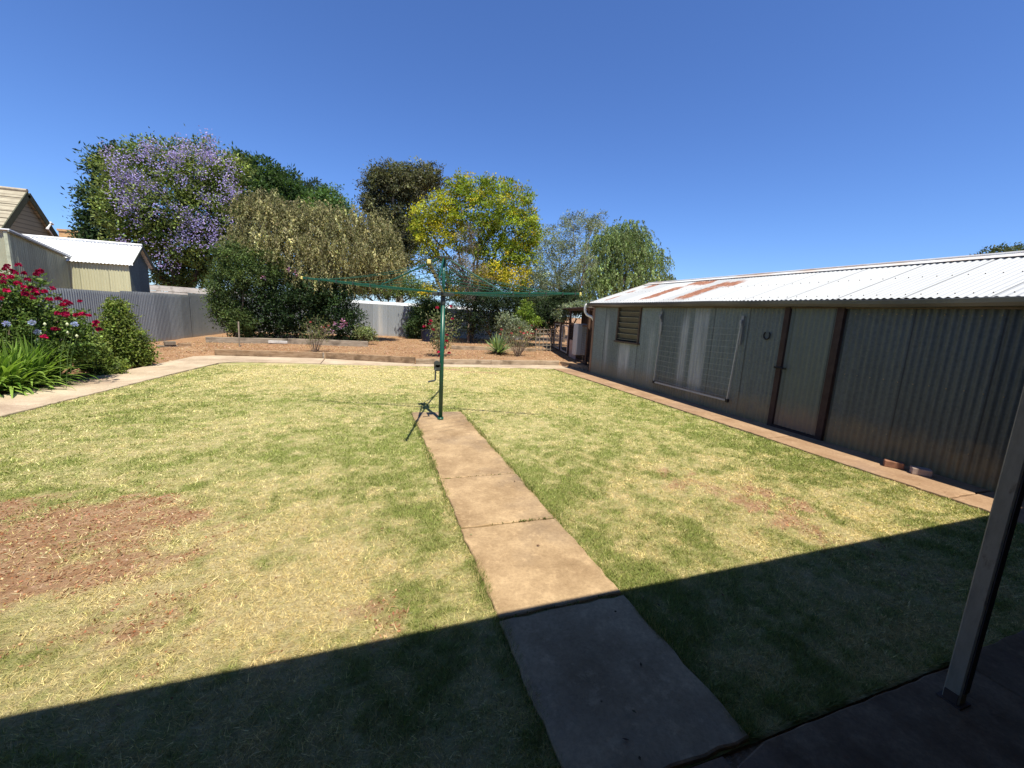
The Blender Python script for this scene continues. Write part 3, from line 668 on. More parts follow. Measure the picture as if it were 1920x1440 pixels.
mb.build('louvres', [LVM, LVE], win)
# the door: dark posts, ledged iron leaf
DOORP = mat('dark_red_brown_timber', (.045, .028, .022), .8, var=.3, scale=10)
mb = MB()
for y, w in ((DY1 + .035, .085), (DY0 - .035, .095)): mb.box((XW - .035, y, .985), (.06, w, 1.93), bev=.004)
mb.box((XW - .036, (DY0 + DY1) / 2, 1.935), (.055, DY1 - DY0 - .02, .035)); mb.box((XW - .03, (DY0 + DY1) / 2, .035), (.06, DY1 - DY0, .05)); mb.build('door_frame', DOORP, shed)
DM = galv('door_iron', (.125, .145, .12), tint=.05, dirt=.45, dirtcol=(.30, .2, .12), metal=.15, rough=.55, streak=.2, spangle=.08)
mb = MB(); mb.corr((XW - .012, DY1 - .005, .065), (0, -1, 0), (0, 0, 1), (-1, 0, 0), DY1 - DY0 - .01, 1.85, nv=3); door = mb.build('door', DM, shed, smooth=True)
mb = MB(); mb.box((XW - .075, DY1 + .0, .98), (.012, .20, .03)); mb.tube([(XW - .09, DY1 - .05, .98), (XW - .09, DY1 - .05, .93)], .008, 6); mb.tube([(XW - .085, DY1 + .06, .98), (XW - .085, DY1 - .07, .98)], .009, 6); mb.build('bolt', mat('black_iron', (.02, .02, .02), .5, .5), door)
# white swan-neck of the downpipe at the far corner
mb = MB(); WP = mat('white_pipe', (.78, .78, .76), .45, var=.06, bump=0)
g0 = Vector((XW - .15, Y1 + .15, 1.99)); mb.tube([g0, g0 + Vector((-.03, .04, -.02)), g0 + Vector((-.045, .06, -.10)), g0 + Vector((-.03, .06, -.22)), g0 + Vector((.03, .05, -.30)), g0 + Vector((.15, -.03, -.36)), g0 + Vector((.20, -.06, -.44))], .038, 10)
mb.build('downpipe', WP, shed, smooth=True)

# ------------------------------------------------------------------ fold-down airing frame on the shed wall
af = empty('folding_clothesline', (XW - .06, 6.6, .2), 'white wall mounted folding clothesline hanging down against the shed wall', 'clothesline')
WM = mat('white_tube_paint', (.40, .40, .36), .5, var=.15, scale=20)
BLK = mat('black_plastic', (.02, .02, .02), .5, bump=0)
XF = XW - .10
fa = onX(1226, 716, XF); fb = onX(1363, 751, XF); fc = onX(1241, 604, XF); fd = onX(1390, 607, XF)
mb = MB(); mb.beam(fa, fb, .02, .03); mb.build('front_tube', WM, af)
for a, b in ((fa, fc), (fb, fd)):
    mb = MB(); mb.beam(a, b, .03, .02); mb.build('side_arm', WM, af)
for p in (fa, fb):
    mb = MB(); mb.box(p, (.05, .06, .06), bev=.006); mb.build('corner_joint', BLK, af)
for p, w in ((onX(1241, 590, XW - .03), .10), (onX(1393, 600, XW - .03), .16)):
    mb = MB(); mb.box((XW - .03, p[1], p[2] - .18), (.035, .05, .50)); mb.box((XW - .062, p[1], p[2] - .05), (.05, .05, .10), bev=.005); mb.build('wall_bracket', galv('bracket_grey', (.3, .31, .3), dirt=0), af)
mb = MB()
for i in range(12):
    t = (i + .6) / 12.3; a = Vector(fa).lerp(Vector(fc), t); b = Vector(fb).lerp(Vector(fd), t)
    mb.tube([a, a.lerp(b, .5) - Vector((0, 0, .012 + .01 * random.random())), b], .0026, 5)
for t in (.2, .4, .6, .8):
    a = Vector(fa).lerp(Vector(fb), t); b = Vector(fc).lerp(Vector(fd), t); mb.tube([a, b], .0014, 4)
mb.build('line', mat('pale_cord', (.34, .34, .31), .6, bump=0), af)
# horseshoe
hc = onX(1438, 629, XW - .025); mb = MB(); pts = []
for i in range(15):
    a = math.radians(-235 + i * 290 / 14) ; pts.append((XW - .028, hc[1] + math.cos(a) * .055, hc[2] + math.sin(a) * .062))
mb.tube(pts, .011, 6)
hs = mb.build('horseshoe', mat('black_horseshoe', (.02, .02, .022), .6, .3)); tag(hs, 'black horseshoe hung open side up on the shed wall left of the door', 'horseshoe')
# bricks by the shed
BR = mat('old_red_brick', (.30, .15, .09), .9, var=.3, scale=14, bump=.6); BR2 = mat('dusty_grey_brick', (.36, .28, .24), .9, var=.25, scale=14, bump=.6)
for (p, q, m_, lab) in (((1652, 872), (1693, 880), BR, 'red-brown brick lying by the shed wall, the farther of the two'), ((1702, 886), (1745, 894), BR2, 'pale greyish brick lying by the shed wall, the nearer of the two')):
    a = onZ(*p, .03); b = onZ(*q, .03); mb = MB(); mb.box(((a + b) / 2 + np.array([.02, 0, .038])), (np.linalg.norm(b - a) * .9, .11, .076), ax=tuple((b - a)), bev=.006)
    o = mb.build('brick', m_); tag(o, lab, 'brick', 'bricks by the shed wall')

# ================================================================== ROTARY CLOTHESLINE
hoist = empty('rotary_clothesline', (1.0, 5.83, .028), 'green rotary clothesline with four arms at the end of the centre path', 'clothesline')
GRN = mat('green_enamel', (.010, .078, .046), .35, var=.2, scale=6, spec=.5, bump=.02)
GRY = mat('grey_cast_metal', (.07, .08, .07), .5, .4, var=.3)
ALU = mat('worn_galvanised_arm', (.26, .26, .17), .5, .3, var=.3, scale=14)
YEL = mat('yellow_plastic_cap', (.75, .65, .2), .5, bump=0, var=.1)
px0, py0 = 1.0, 5.83
mb = MB(); mb.tube([(px0, py0, .02), (px0, py0, 1.72)], .030, 20); mb.build('pole', GRN, hoist, smooth=True)
mb = MB(); mb.tube([(px0, py0, .02), (px0, py0, .06)], .045, 16); mb.build('base_collar', GRN, hoist, smooth=True)
mb = MB(); mb.tube([(px0, py0, 1.60), (px0, py0, 2.32)], .021, 16); mb.build('inner_shaft', GRN, hoist, smooth=True)
mb = MB(); mb.tube([(px0, py0, 1.68), (px0, py0, 1.74), (px0, py0, 1.80)], [.036, .036, .03], 16); mb.tube([(px0, py0, 1.80), (px0, py0, 1.835)], .075, 16)
for k_ in range(4):
    a = math.radians(-22.5 + 90 * k_); mb.box((px0 + math.cos(a) * .10, py0 + math.sin(a) * .10, 1.822), (.11, .05, .05), ax=(math.cos(a), math.sin(a), 0), bev=.006)
mb.build('hub', GRY, hoist)
mb = MB(); mb.tube([(px0, py0, 2.29), (px0, py0, 2.305), (px0, py0, 2.325)], [.04, .085, .085], 16); mb.build('top_cap', GRY, hoist)
tips = [(-.84, 6.50, 1.945), (.545, 3.98, 2.035), (2.72, 5.08, 1.915), (1.62, 7.70, 1.93)]; hubz = 1.84
order = tips
for i, t in enumerate(tips):
    d = Vector(t) - Vector((px0, py0, hubz)); L = d.length; dn = d.normalized()
    a0 = Vector((px0, py0, hubz)) + dn * .07
    am = MB(); am.beam(a0, Vector(t), .026, .028, bev=.004); arm = am.build('arm', ALU if i == 1 else GRN, hoist)
    if i == 1: arm['label'] = 'bare unpainted arm pointing at the viewer'
    mb = MB(); mb.box(Vector(t) + dn * .012, (.026, .036, .040), ax=dn, ay=dn.cross(Vector((0, 0, 1))).normalized(), bev=.005); mb.build('end_cap', YEL, arm)
    for f in (.52, .64, .76, .88, .97): q = Vector((px0, py0, hubz)) + d * f; MB().box(q, (.012, .040, .046), ax=dn, ay=dn.cross(Vector((0, 0, 1))).normalized()).build('line_clip', GRY, arm)
    e = Vector((px0, py0, hubz)) + d * .44 + Vector((0, 0, .02)); s_ = Vector((px0, py0, 2.30)) + Vector((d.x, d.y, 0)).normalized() * .06
    mb = MB(); mb.tube([s_, e], .011, 8); mb.build('brace', GRN, hoist)
mb = MB()
for f in (.97, .88, .76, .64, .52):
    for i in range(4):
        a = Vector((px0, py0, hubz)) + (Vector(tips[i]) - Vector((px0, py0, hubz))) * f; b = Vector((px0, py0, hubz)) + (Vector(tips[(i + 1) % 4]) - Vector((px0, py0, hubz))) * f
        sag = .05 * f * random.uniform(.5, 1.3); pts = [a.lerp(b, t) - Vector((0, 0, sag * 4 * t * (1 - t) )) for t in np.linspace(0, 1, 9)]
        mb.tube(pts, .0032, 5, cap=False)
mb.build('line', mat('green_cord', (.012, .10, .06), .5, bump=0), hoist)
mb = MB(); mb.box((px0 - .065, py0 - .02, .80), (.085, .09, .10), bev=.012); mb.tube([(px0 - .065, py0 - .065, .845), (px0 - .065, py0 + .03, .845)], .043, 14)
gb2 = mb.build('gear_box', GRY, hoist)
mb = MB(); mb.tube([(px0 - .095, py0 - .07, .78), (px0 - .10, py0 - .09, .77), (px0 - .10, py0 - .09, .635), (px0 - .11, py0 - .09, .62), (px0 - .20, py0 - .10, .605)], [.012, .012, .012, .013, .014], 8); mb.build('crank_handle', GRY, gb2)

# ================================================================== SLEEPER EDGINGS
def timber_mat(name, lo, hi): 
    k = NT(name); v = k.tc('Object', (1, 6, 6)); v2 = k.tc('Object')
    c = k.ramp(k.noise(v, 3, 6, .65), [(.3, lo), (.7, hi)]); c = k.mix(k.ramp(k.noise(v2, 2.2, 5), [(.5, 0.0), (.62, .55)]), c, tuple(x * .35 for x in lo))
    k.color(c); k.bump(k.noise(v, 12, 6, .7), .6, .01); return k.set(.9, 0, .15).m
SLP = timber_mat('brown_sleeper', (.20, .125, .07), (.38, .27, .17)); SLG = timber_mat('grey_sleeper', (.19, .155, .115), (.40, .34, .26)); SLP2 = timber_mat('pale_sleeper', (.26, .19, .12), (.48, .38, .27))
def sleeper(a, b, z0, z1, w, m_, lab, grp, tilt=0):
    a = Vector((a[0], a[1], (z0 + z1) / 2)); b = Vector((b[0], b[1], (z0 + z1) / 2)); d = (b - a).normalized(); back = Vector((-d.y, d.x, 0))
    a2 = a + back * w / 2 + Vector((0, 0, tilt)); b2 = b + back * w / 2
    n_ = 8; mb = MB()   # a long bar with slight wobble and worn arrises
    pts = []
    for i in range(n_ + 1):
        c = a2.lerp(b2, i / n_) + Vector((0, random.uniform(-.004, .004), random.uniform(-.005, .005)))
        hw, hh = w / 2 + random.uniform(-.004, .004), (z1 - z0) / 2; bv = .012
        for (sx, sz) in ((-hw + bv, -hh), (hw - bv, -hh), (hw, -hh + bv), (hw, hh - bv), (hw - bv, hh), (-hw + bv, hh), (-hw, hh - bv), (-hw, -hh + bv)):
            pts.append(c + back * sx + Vector((0, 0, sz)))
    F_ = [tuple(range(8))] + [tuple(reversed(range(n_ * 8, n_ * 8 + 8)))]
    for i in range(n_):
        for q in range(8): F_.append((i * 8 + q, i * 8 + 8 + q, i * 8 + 8 + (q + 1) % 8, i * 8 + (q + 1) % 8))
    mb.add([tuple(p) for p in pts], F_); o = mb.build('timber_sleeper', m_); tag(o, lab, 'sleeper', grp); return o
G1 = 'sleepers edging the front of the back garden bed'
sleeper((-4.05, 13.58), (-1.26, 13.20), -.03, .20, .08, SLP, 'brown sleeper at the left end of the front edging, standing highest', G1)
sleeper((-1.18, 13.19), (1.30, 12.20), -.03, .205, .08, SLP, 'brown sleeper behind the lawn just left of the clothesline pole', G1)
sleeper((1.33, 12.10), (3.60, 12.10), -.03, .17, .08, SLP2, 'pale low sleeper directly behind the clothesline pole', G1)
sleeper((3.61, 12.10), (5.93, 12.10), -.03, .165, .08, SLP2, 'pale low sleeper in front of the spiky plant', G1)
sleeper((5.97, 12.12), (6.30, 10.88), -.03, .15, .08, SLP, 'short brown sleeper turning from the bed edge to the shed corner', G1)
mb = MB(); mb.box((-1.22, 13.16, .09), (.05, .05, .22), bev=.005); o = mb.build('timber_peg', SLG); tag(o, 'short square peg between the two left front sleepers', 'peg')
G2 = 'sleepers under the big shrub'
sleeper((-5.15, 16.5), (-2.72, 16.62), .06, .31, .09, SLG, 'weathered grey sleeper in front of the left half of the big shrub', G2)
sleeper((-2.70, 16.58), (.02, 16.22), .06, .325, .09, SLG, 'weathered grey sleeper in front of the right half of the big shrub', G2)
sleeper((-3.3, 16.50), (-2.7, 16.50), .14, .24, .05, mat('white_painted_timber', (.5, .48, .44), .8), 'short pale board lying against the grey sleepers under the big shrub', 'boards')
sleeper((3.1, 15.9), (6.5, 15.5), .06, .26, .10, SLP2, 'pale brown sleeper behind the spiky plant', G2 + ' and plants')
st_lab = [('grey sleeper offcut at the bottom of the small stack by the left fence', -.02, .1), ('grey sleeper offcut on top of the small stack by the left fence', .11, .22)]
for i, (lab, z0, z1) in enumerate(st_lab):
    a = onZ(296 + 12 * i, 655, .03)[:2]; b = onZ(336 - 4 * i, 654, .03)[:2]
    sleeper((a[0], a[1] + .05 * i), (b[0], b[1] - .05 * i), z0 + .03, z1 + .03, .22, SLG, lab, 'sleeper offcuts by the left fence')
c_ = onZ(343, 653, .05); sleeper((c_[0] - .12, c_[1]), (c_[0] + .18, c_[1] + .1), .0, .2, .2, SLP, 'brown sleeper offcut lying beside the small grey stack by the left fence', 'sleeper offcuts by the left fence')
# stakes
def stake(px, py, ptop, r, lab, m_=SLG, lean=0):
    b = onZ(px, py, .12); t = onY(px + lean, ptop, b[1]); mb = MB(); mb.tube([b - np.array([0, 0, .05]), t], r, 6); o = mb.build('garden_stake', m_); tag(o, lab, 'stake')
stake(449, 650, 603, .022, 'thin grey stake standing in the bed before the left of the big shrub', lean=-2)

# ================================================================== FENCES
FXC = -6.15
def fx(y): return -6.15 + .12 * (y - 19.0)
FEN = galv('fence_iron_left', (.27, .30, .31), tint=.12, dirt=.28, dirtcol=(.38, .27, .17), metal=.25, rough=.5, streak=.2, spangle=.08)
lf = empty('corrugated_fence', (fx(10), 10, 0), 'grey corrugated iron fence along the left side of the yard behind the roses', 'fence')
u_ = Vector((.12, 1, 0)).normalized()
ya, yb = 3.0, 22.6; Lf = (yb - ya) * math.hypot(.12, 1)
mb = MB(); segs = [0, 4.2, 8.3, 12.0, 15.6, Lf]; hh = [1.66, 1.68, 1.67, 1.70, 1.76]
for i in range(5):
    o_ = Vector((fx(ya), ya, -.02)) + u_ * segs[i] + Vector((.012 * (i % 2), 0, 0))
    top0, top1 = hh[i], hh[i] + .01
    mb.corr(o_, u_, (0, 0, 1), (u_.y, -u_.x, 0), segs[i + 1] - segs[i] + .03, 1.7, u0=segs[i], nv=2, amp=.011, vtop=lambda q, t0=top0: t0 + .006 * math.sin(q * 1.1))
mb.build('iron_sheeting', FEN, lf, smooth=True)
mb = MB(); 
for z in (.35, 1.45): mb.beam(Vector((fx(ya) - .06, ya, z)), Vector((fx(yb) - .06, yb, z)), .04, .07)
mb.build('rail', SLG, lf)
bfp = empty('corrugated_fence', (1, 22.65, .1), 'pale grey corrugated iron fence closing the far end of the yard', 'fence')
FEB = galv('fence_iron_back', (.33, .36, .38), tint=.12, dirt=.25, dirtcol=(.42, .33, .24), metal=.25, rough=.5, streak=.25, spangle=.06, seed=3.3,
           rust=[(-6.0 + 12.6 - .0, -6.0 + 12.6 + .0, .0, .0)] , pale=[(6.72, 6.95, .2, 1.7, .8)])
mb = MB(); mb.corr((-6.2, 22.65, 0), (1, 0, 0), (0, 0, 1), (0, -1, 0), 15, 1.78, nv=2, amp=.011, seg=4, vtop=lambda q: 1.80 - .008 * q); mb.build('iron_sheeting', FEB, bfp, smooth=True)
mb = MB()
for z in (.4, 1.5): mb.beam((-6.2, 22.72, z), (8.8, 22.72, z), .04, .07)
mb.build('rail', SLG, bfp)
# rusty brick pile at the foot of the back fence
pb = onZ(716, 629, .12); RUB = mat('orange_brick', (.45, .22, .11), .9, var=.3, scale=10, bump=.5)
pile = empty('brick_pile', tuple(pb), 'small leaning pile of orange bricks at the foot of the back fence', 'brick pile')
for i in range(11):
    lv = i // 3 if i < 9 else 3 + (i - 9); mb = MB(); x = pb[0] + (i % 3 - 1) * .22 * (1 if lv < 3 else .1) + random.uniform(-.03, .03); a = random.uniform(-.3, .3)
    mb.box((x, pb[1] - .1 + random.uniform(-.05, .05), .17 + lv * .11), (.22, .11, .10), ax=(math.cos(a), math.sin(a), 0), bev=.008); mb.build('loose_brick', RUB, pile)
mb = MB(); mb.box((pb[0], pb[1] + .02, .62), (.34, .04, .5), ax=(1, 0, 0), bev=.01); mb.build('terracotta_slab', RUB, pile)

# ================================================================== NEIGHBOURS ON THE LEFT
GA = galv('green_tinted_iron', (.33, .34, .24), tint=.12, dirt=0, metal=.05, rough=.65, streak=.35, spangle=.05)
GY = galv('yellow_green_iron', (.50, .48, .30), tint=.10, dirt=0, metal=.05, rough=.65, streak=.2, spangle=.04, seed=1.7)
WR = galv('white_iron', (.74, .76, .77), tint=.05, dirt=0, metal=.05, rough=.5, streak=.08, spangle=.02)
Y2 = 18.0
c0 = onY(127, 487, Y2); c1 = onY(241, 492, Y2); XS = c1[0]; EZ = (c0[2] + c1[2]) / 2
s2 = empty('garden_shed', (c0[0] + .8, Y2 + 1, 0), 'small yellow-green corrugated shed with white gabled roof over the left fence', 'shed')
ap = onX(263, 463, XS + .1); fe = onX(292, 522, XS + .1); half = (ap[1] - Y2); RZ2 = ap[2]
yfar = Y2 + 2 * half
XL2 = c0[0] - 1.7
mb = MB(); mb.corr((XL2, Y2, 0), (1, 0, 0), (0, 0, 1), (0, -1, 0), XS - XL2, EZ, nv=2, amp=.01, seg=6)
mb.build('wall', GY, s2, smooth=True)
mb = MB(); mb.corr((XS, Y2, 0), (0, 1, 0), (0, 0, 1), (1, 0, 0), 2 * half, EZ, nv=2, vtop=lambda q: EZ + (RZ2 - EZ) * (1 - abs(q - half) / half)); mb.corr((XL2, Y2, 0), (0, 1, 0), (0, 0, 1), (-1, 0, 0), 2 * half, EZ, nv=2, vtop=lambda q: EZ + (RZ2 - EZ) * (1 - abs(q - half) / half)); mb.corr((XL2, yfar, 0), (1, 0, 0), (0, 0, 1), (0, 1, 0), XS - XL2, EZ, nv=2)
mb.build('gable_wall', galv('shaded_gable_iron', (.16, .19, .18), dirt=0, metal=.1, rough=.6, streak=.2), s2, smooth=True)  # gable end darkened: its shade is put into the iron's colour
sl1 = Vector((0, half, RZ2 - EZ)); Ls = sl1.length; sl1.normalize(); n1 = Vector((0, -sl1.z, sl1.y))
mb = MB(); ov = .14
mb.corr(Vector((XL2 - .1, Y2, EZ + .03)) - sl1 * ov, (1, 0, 0), sl1, n1, XS - XL2 + .25, Ls + ov, nv=2, amp=.014, pitch=.10)
sl2 = Vector((0, -sl1.y, sl1.z)); mb.corr(Vector((XL2 - .1, yfar, EZ + .03)) - sl2 * ov, (1, 0, 0), sl2, Vector((0, sl1.z, sl1.y)), XS - XL2 + .25, Ls + ov, nv=2, amp=.014, pitch=.10)
mb.build('roof', WR, s2, smooth=True)
mb = MB(); mb.tube([(XL2 - .1, Y2 + half, RZ2 + .06), (XS + .16, Y2 + half, RZ2 + .06)], .045, 8); mb.build('ridge_cap', mat('white_ridge', (.72, .72, .7), .5), s2)
mb = MB(); 
mb.beam((XS + .16, Y2 + half, RZ2 - .01), (XS + .16, yfar + .12, EZ - .07), .02, .12); mb.beam((XS + .16, Y2 + half, RZ2 - .03), (XS + .16, Y2 - .1, EZ - .04), .02, .06); mb.build('barge_board', mat('dark_green_barge', (.06, .07, .055), .7), s2)
# lean-to with sloping top in front of it
q0 = onX(12, 432, c0[0] - .02); q1y = Y2 - .02
s1 = empty('lean_to_shed', (c0[0] - 1, (q0[1] + Y2) / 2, 0), 'grey-green corrugated lean-to shed with raked top, leftmost behind the fence', 'shed')
Lw = q1y - q0[1]; zt0 = onX(14, 434, c0[0])[2]; zt1 = EZ + .02
mb = MB(); mb.corr((c0[0], q0[1], 0), (0, 1, 0), (0, 0, 1), (1, 0, 0), Lw, 2, nv=2, amp=.009, vtop=lambda q: zt0 + (zt1 - zt0) * q / Lw); mb.build('side_wall', GA, s1, smooth=True)
mb = MB(); mb.corr((c0[0] - 3, q0[1], 0), (1, 0, 0), (0, 0, 1), (0, -1, 0), 3.0, zt0, nv=2); mb.build('front_wall', GA, s1, smooth=True)
mb = MB(); mb.box((c0[0] - .02, q0[1] - .02, zt0 / 2), (.08, .08, zt0)); mb.build('corner_board', mat('pale_green_board', (.42, .45, .33), .7), s1)
mb = MB(); mb.beam((c0[0] - 1.45, q0[1] - .1, zt0 + .05), (c0[0] - 1.45, q1y, zt1 + .05), 3.1, .03); mb.build('roof', WR, s1)
mb = MB(); mb.beam((c0[0] + .08, q0[1] - .1, zt0 + .03), (c0[0] + .08, q1y + .1, zt1 + .03), .03, .09); mb.build('roof_edge', mat('grey_roof_edge', (.16, .17, .15), .6), s1)

# the tiled house
XH = -13.6
a_ = onX(40, 361, XH); f_ = onX(98, 447, XH); slope = (a_[2] - f_[2]) / (f_[1] - a_[1])
hs_ = 3.6; ez = a_[2] - slope * hs_
nh = empty('tiled_house', (XH - 4, a_[1], 0), 'neighbour house with tiled gable roof and weatherboard gable at far left', 'house')
k = NT('weatherboard_gable'); v = k.tc('Object'); wv = k.n('ShaderNodeTexWave', wave_type='BANDS', bands_direction='Z', wave_profile='SAW'); wv.inputs['Scale'].default_value = 1.75; wv.inputs['Distortion'].default_value = .5; wv.inputs['Detail'].default_value = 2; k.l(v, wv.inputs[0])
k.color(k.mix(k.ramp(wv.outputs[0], [(.0, 0.0), (.75, .15), (.95, 1.0)]), (.36, .36, .27), (.17, .165, .13))); k.bump(wv.outputs[0], .7, .03); GAB = k.set(.8).m
mb = MB(); yA = a_[1]
mb.add([(XH, yA - hs_, 0), (XH, yA + hs_, 0), (XH, yA + hs_, ez), (XH, yA, a_[2] - .05), (XH, yA - hs_, ez), (XH - 8, yA - hs_, 0), (XH - 8, yA + hs_, 0), (XH - 8, yA + hs_, ez), (XH - 8, yA, a_[2] - .05), (XH - 8, yA - hs_, ez)], [(0, 1, 2, 3, 4), (9, 8, 7, 6, 5), (0, 4, 9, 5), (1, 6, 7, 2)]); mb.build('wall', GAB, nh)
k = NT('concrete_tiles'); v = k.tc('Object'); w1 = k.n('ShaderNodeTexWave', wave_type='BANDS', bands_direction='Z', wave_profile='SAW'); w1.inputs['Scale'].default_value = 1.75; k.l(v, w1.inputs[0])
k.color(k.mix(k.ramp(w1.outputs[0], [(.0, .75), (.25, 0.0)]), k.ramp(k.noise(v, 4, 5), [(.3, (.33, .29, .21)), (.7, (.46, .42, .31))]), (.12, .09, .06))); k.bump(w1.outputs[0], 1, .05); TIL = k.set(.85).m
sv_ = Vector((0, hs_, a_[2] - ez)).normalized()
mb = MB()
# courses of tiles, each a thin slab lapped over the next
for sgn in (-1, 1):
    Lr = math.hypot(hs_, a_[2] - ez) + .4; nc = 13
    for i in range(nc):
        d0 = Lr * i / nc; d1 = Lr * (i + 1) / nc + .03
        dirv = Vector((0, sgn * sv_.y, -sv_.z)); nn = Vector((0, sgn * sv_.z, sv_.y)); A0 = Vector((0, yA, a_[2] + .05)) + dirv * d0; B0 = Vector((0, yA, a_[2] + .05)) + dirv * d1 + nn * .035
        mb.beam(Vector((XH - 3.9, A0.y, A0.z)), Vector((XH - 3.9, B0.y, B0.z)), 8.2, .03)
mb.build('roof', TIL, nh)
mb = MB(); mb.tube([(XH - 8, yA, a_[2] + .1), (XH + .2, yA, a_[2] + .1)], .07, 8); mb.build('ridge', mat('ridge_tile', (.42, .36, .26), .85), nh)
BG = mat('dark_green_barge_board', (.075, .08, .05), .7)
for sgn in (-1, 1):
    mb = MB(); e1 = Vector((XH + .22, yA + sgn * (hs_ + .3), ez - slope * .3 - .05)); mb.beam(Vector((XH + .22, yA, a_[2] - .05)), e1, .04, .24); mb.build('barge_board', BG, nh)
p = onX(93, 425, XH + .2); mb = MB(); mb.tube([onX(88, 430, XH + .25), onX(94, 421, XH + .25), onX(97, 418, XH + .25)], [.05, .03, .02], 6); mb.tube([onX(94, 417, XH + .25), onX(99, 421, XH + .25)], .05, 6); mb.tube([onX(90, 428, XH + .25), onX(103, 447, XH + .25)], .02, 5); mb.build('antenna', mat('white_antenna', (.7, .7, .7), .4), nh)
# chimney
Yc = 34; ca_ = onY(107, 428, Yc); cb_ = onY(147, 437, Yc); cc_ = onY(156, 441, Yc)
BRK = NT('orange_brickwork'); v = BRK.tc('Object', (1, 1, 1), (math.pi / 2, 0, 0)); bt = BRK.n('ShaderNodeTexBrick'); BRK.l(v, bt.inputs[0]); bt.inputs['Scale'].default_value = 4.5
bt.inputs['Color1'].default_value = (.55, .30, .12, 1); bt.inputs['Color2'].default_value = (.68, .42, .18, 1); bt.inputs['Mortar'].default_value = (.5, .42, .3, 1); BRK.color(bt.outputs[0]); BRK = BRK.set(.9).m
ch = empty('brick_chimney', ((ca_[0] + cb_[0]) / 2, Yc, 0), 'orange brick chimney rising between the tiled house and the flowering tree', 'chimney')
mb = MB(); w_ = cb_[0] - ca_[0]; mb.box(((ca_[0] + cb_[0]) / 2, Yc + .4, (ca_[2] - .14) / 2), (w_ - .08, .8, ca_[2] - .14)); mb.build('stack', BRK, ch)
mb = MB(); mb.box(((ca_[0] + cb_[0]) / 2, Yc + .4, ca_[2] - .08), (w_ + .02, .9, .12)); mb.build('corbel', BRK, ch)
mb = MB(); mb.box((cc_[0] - .22, Yc + .6, cc_[2] / 2 - .1), (.5, .5, cc_[2] - .1)); mb.build('shoulder', BRK, ch)
# pale board wall behind the left fence and low white roof behind the back fence
a0 = onY(294, 534, 24.5); a1 = onY(400, 546, 24.5); pw = empty('board_fence', (a0[0], 24.5, 0), 'pale weathered board fence seen over the far end of the left iron fence', 'fence')
mb = MB(); PBM = timber_mat('pale_grey_boards', (.42, .40, .36), (.62, .6, .56)); zt_ = a0[2]
for i in range(6): mb.beam((a0[0] - 1, 24.5, zt_ - .12 - i * .27), (a1[0] + 3, 24.5, a1[2] - .12 - i * .27), .04, .25)
mb.build('boards', PBM, pw)
for i in range(5): MB().box((a0[0] + i * 1.6, 24.56, .95), (.1, .08, 1.9)).build('fence_post', SLG, pw)
b0 = onY(655, 561, 27.0); b1 = onY(840, 577, 27.0)
ls = empty('low_shed', ((b0[0] + b1[0]) / 2, 28, 0), 'low shed with white sheet roof just beyond the back fence', 'shed')
zr = (b0[2] + b1[2]) / 2 - .0
mb = MB(); sq = Vector((0, 1, .10)).normalized(); mb.corr((b0[0] - 1, 25.6, zr - .22), (1, 0, 0), sq, Vector((0, -.1, 1)).normalized(), b1[0] - b0[0] + 3.0, 3.0, nv=2, amp=.014, pitch=.1); mb.build('roof', WR, ls, smooth=True)
mb = MB(); mb.box(((b0[0] + b1[0]) / 2 + .5, 25.75, (zr - .3) / 2), (b1[0] - b0[0] + 2.8, .05, zr - .32)); mb.box(((b0[0] + b1[0]) / 2 + .5, 28.4, (zr - .2) / 2), (b1[0] - b0[0] + 2.8, .05, zr - .2)); mb.build('wall', GA, ls)
mb = MB(); mb.box(((b0[0] + b1[0]) / 2 + .5, 25.56, zr - .24), (b1[0] - b0[0] + 3.0, .04, .09)); mb.build('gutter', mat('white_gutter', (.7, .7, .68), .5), ls)

# ================================================================== COOP, TANK, LATTICE beside the shed
Yk = 13.2
coop = empty('wire_coop', (7.3, 15.5, .12), 'brown timber coop with white framed wire doors behind the shed corner', 'coop')
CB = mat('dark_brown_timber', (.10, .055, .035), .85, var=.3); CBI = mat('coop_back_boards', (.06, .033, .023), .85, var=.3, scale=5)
# coop front runs from far-left to near-right
A = onZ(1037, 652, .12); B = onZ(1098, 684, .12); A = Vector(A); B = Vector(B); dv = (B - A); Lc = dv.length; dv.normalize(); bk = Vector((-dv.y, dv.x, 0)); bk = bk if bk.y > 0 or bk.x > 0 else -bk
if bk.dot(Vector((1, 1, 0))) < 0: bk = -bk
# top heights from the photo
zt_c = onY(1060, 588, (A.y + B.y) / 2)[2]; zl = 1.42
def cp(t, z, d=0.0): q = A + dv * (Lc * t) + bk * d; return Vector((q.x, q.y, .12 + z))
mb = MB(); HT = 1.75
for t in (0, .28, .55, 1.0): mb.beam(cp(t, 0), cp(t, HT if t > .3 else 1.25), .07, .07)
mb.beam(cp(.5, HT), cp(1.02, HT), .07, .07); mb.beam(cp(0, 1.22), cp(.5, 1.22), .07, .06); mb.beam(cp(0, .03), cp(1, .03), .06, .08); mb.beam(cp(.5, 1.22, .01), cp(1, 1.22, .01), .05, .06); mb.build('frame', CB, coop)
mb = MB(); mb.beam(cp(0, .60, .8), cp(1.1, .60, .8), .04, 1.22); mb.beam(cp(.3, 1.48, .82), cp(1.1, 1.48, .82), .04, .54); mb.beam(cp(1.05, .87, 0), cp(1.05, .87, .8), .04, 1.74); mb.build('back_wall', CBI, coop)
mb = MB(); mb.box((cp(.5, HT + .06, .75)), (Lc * 1.05, 1.7, .04), ax=dv); mb.build('roof', mat('coop_roof', (.16, .12, .10), .8), coop)
WFR = mat('aged_white_frame', (.5, .46, .4), .7)
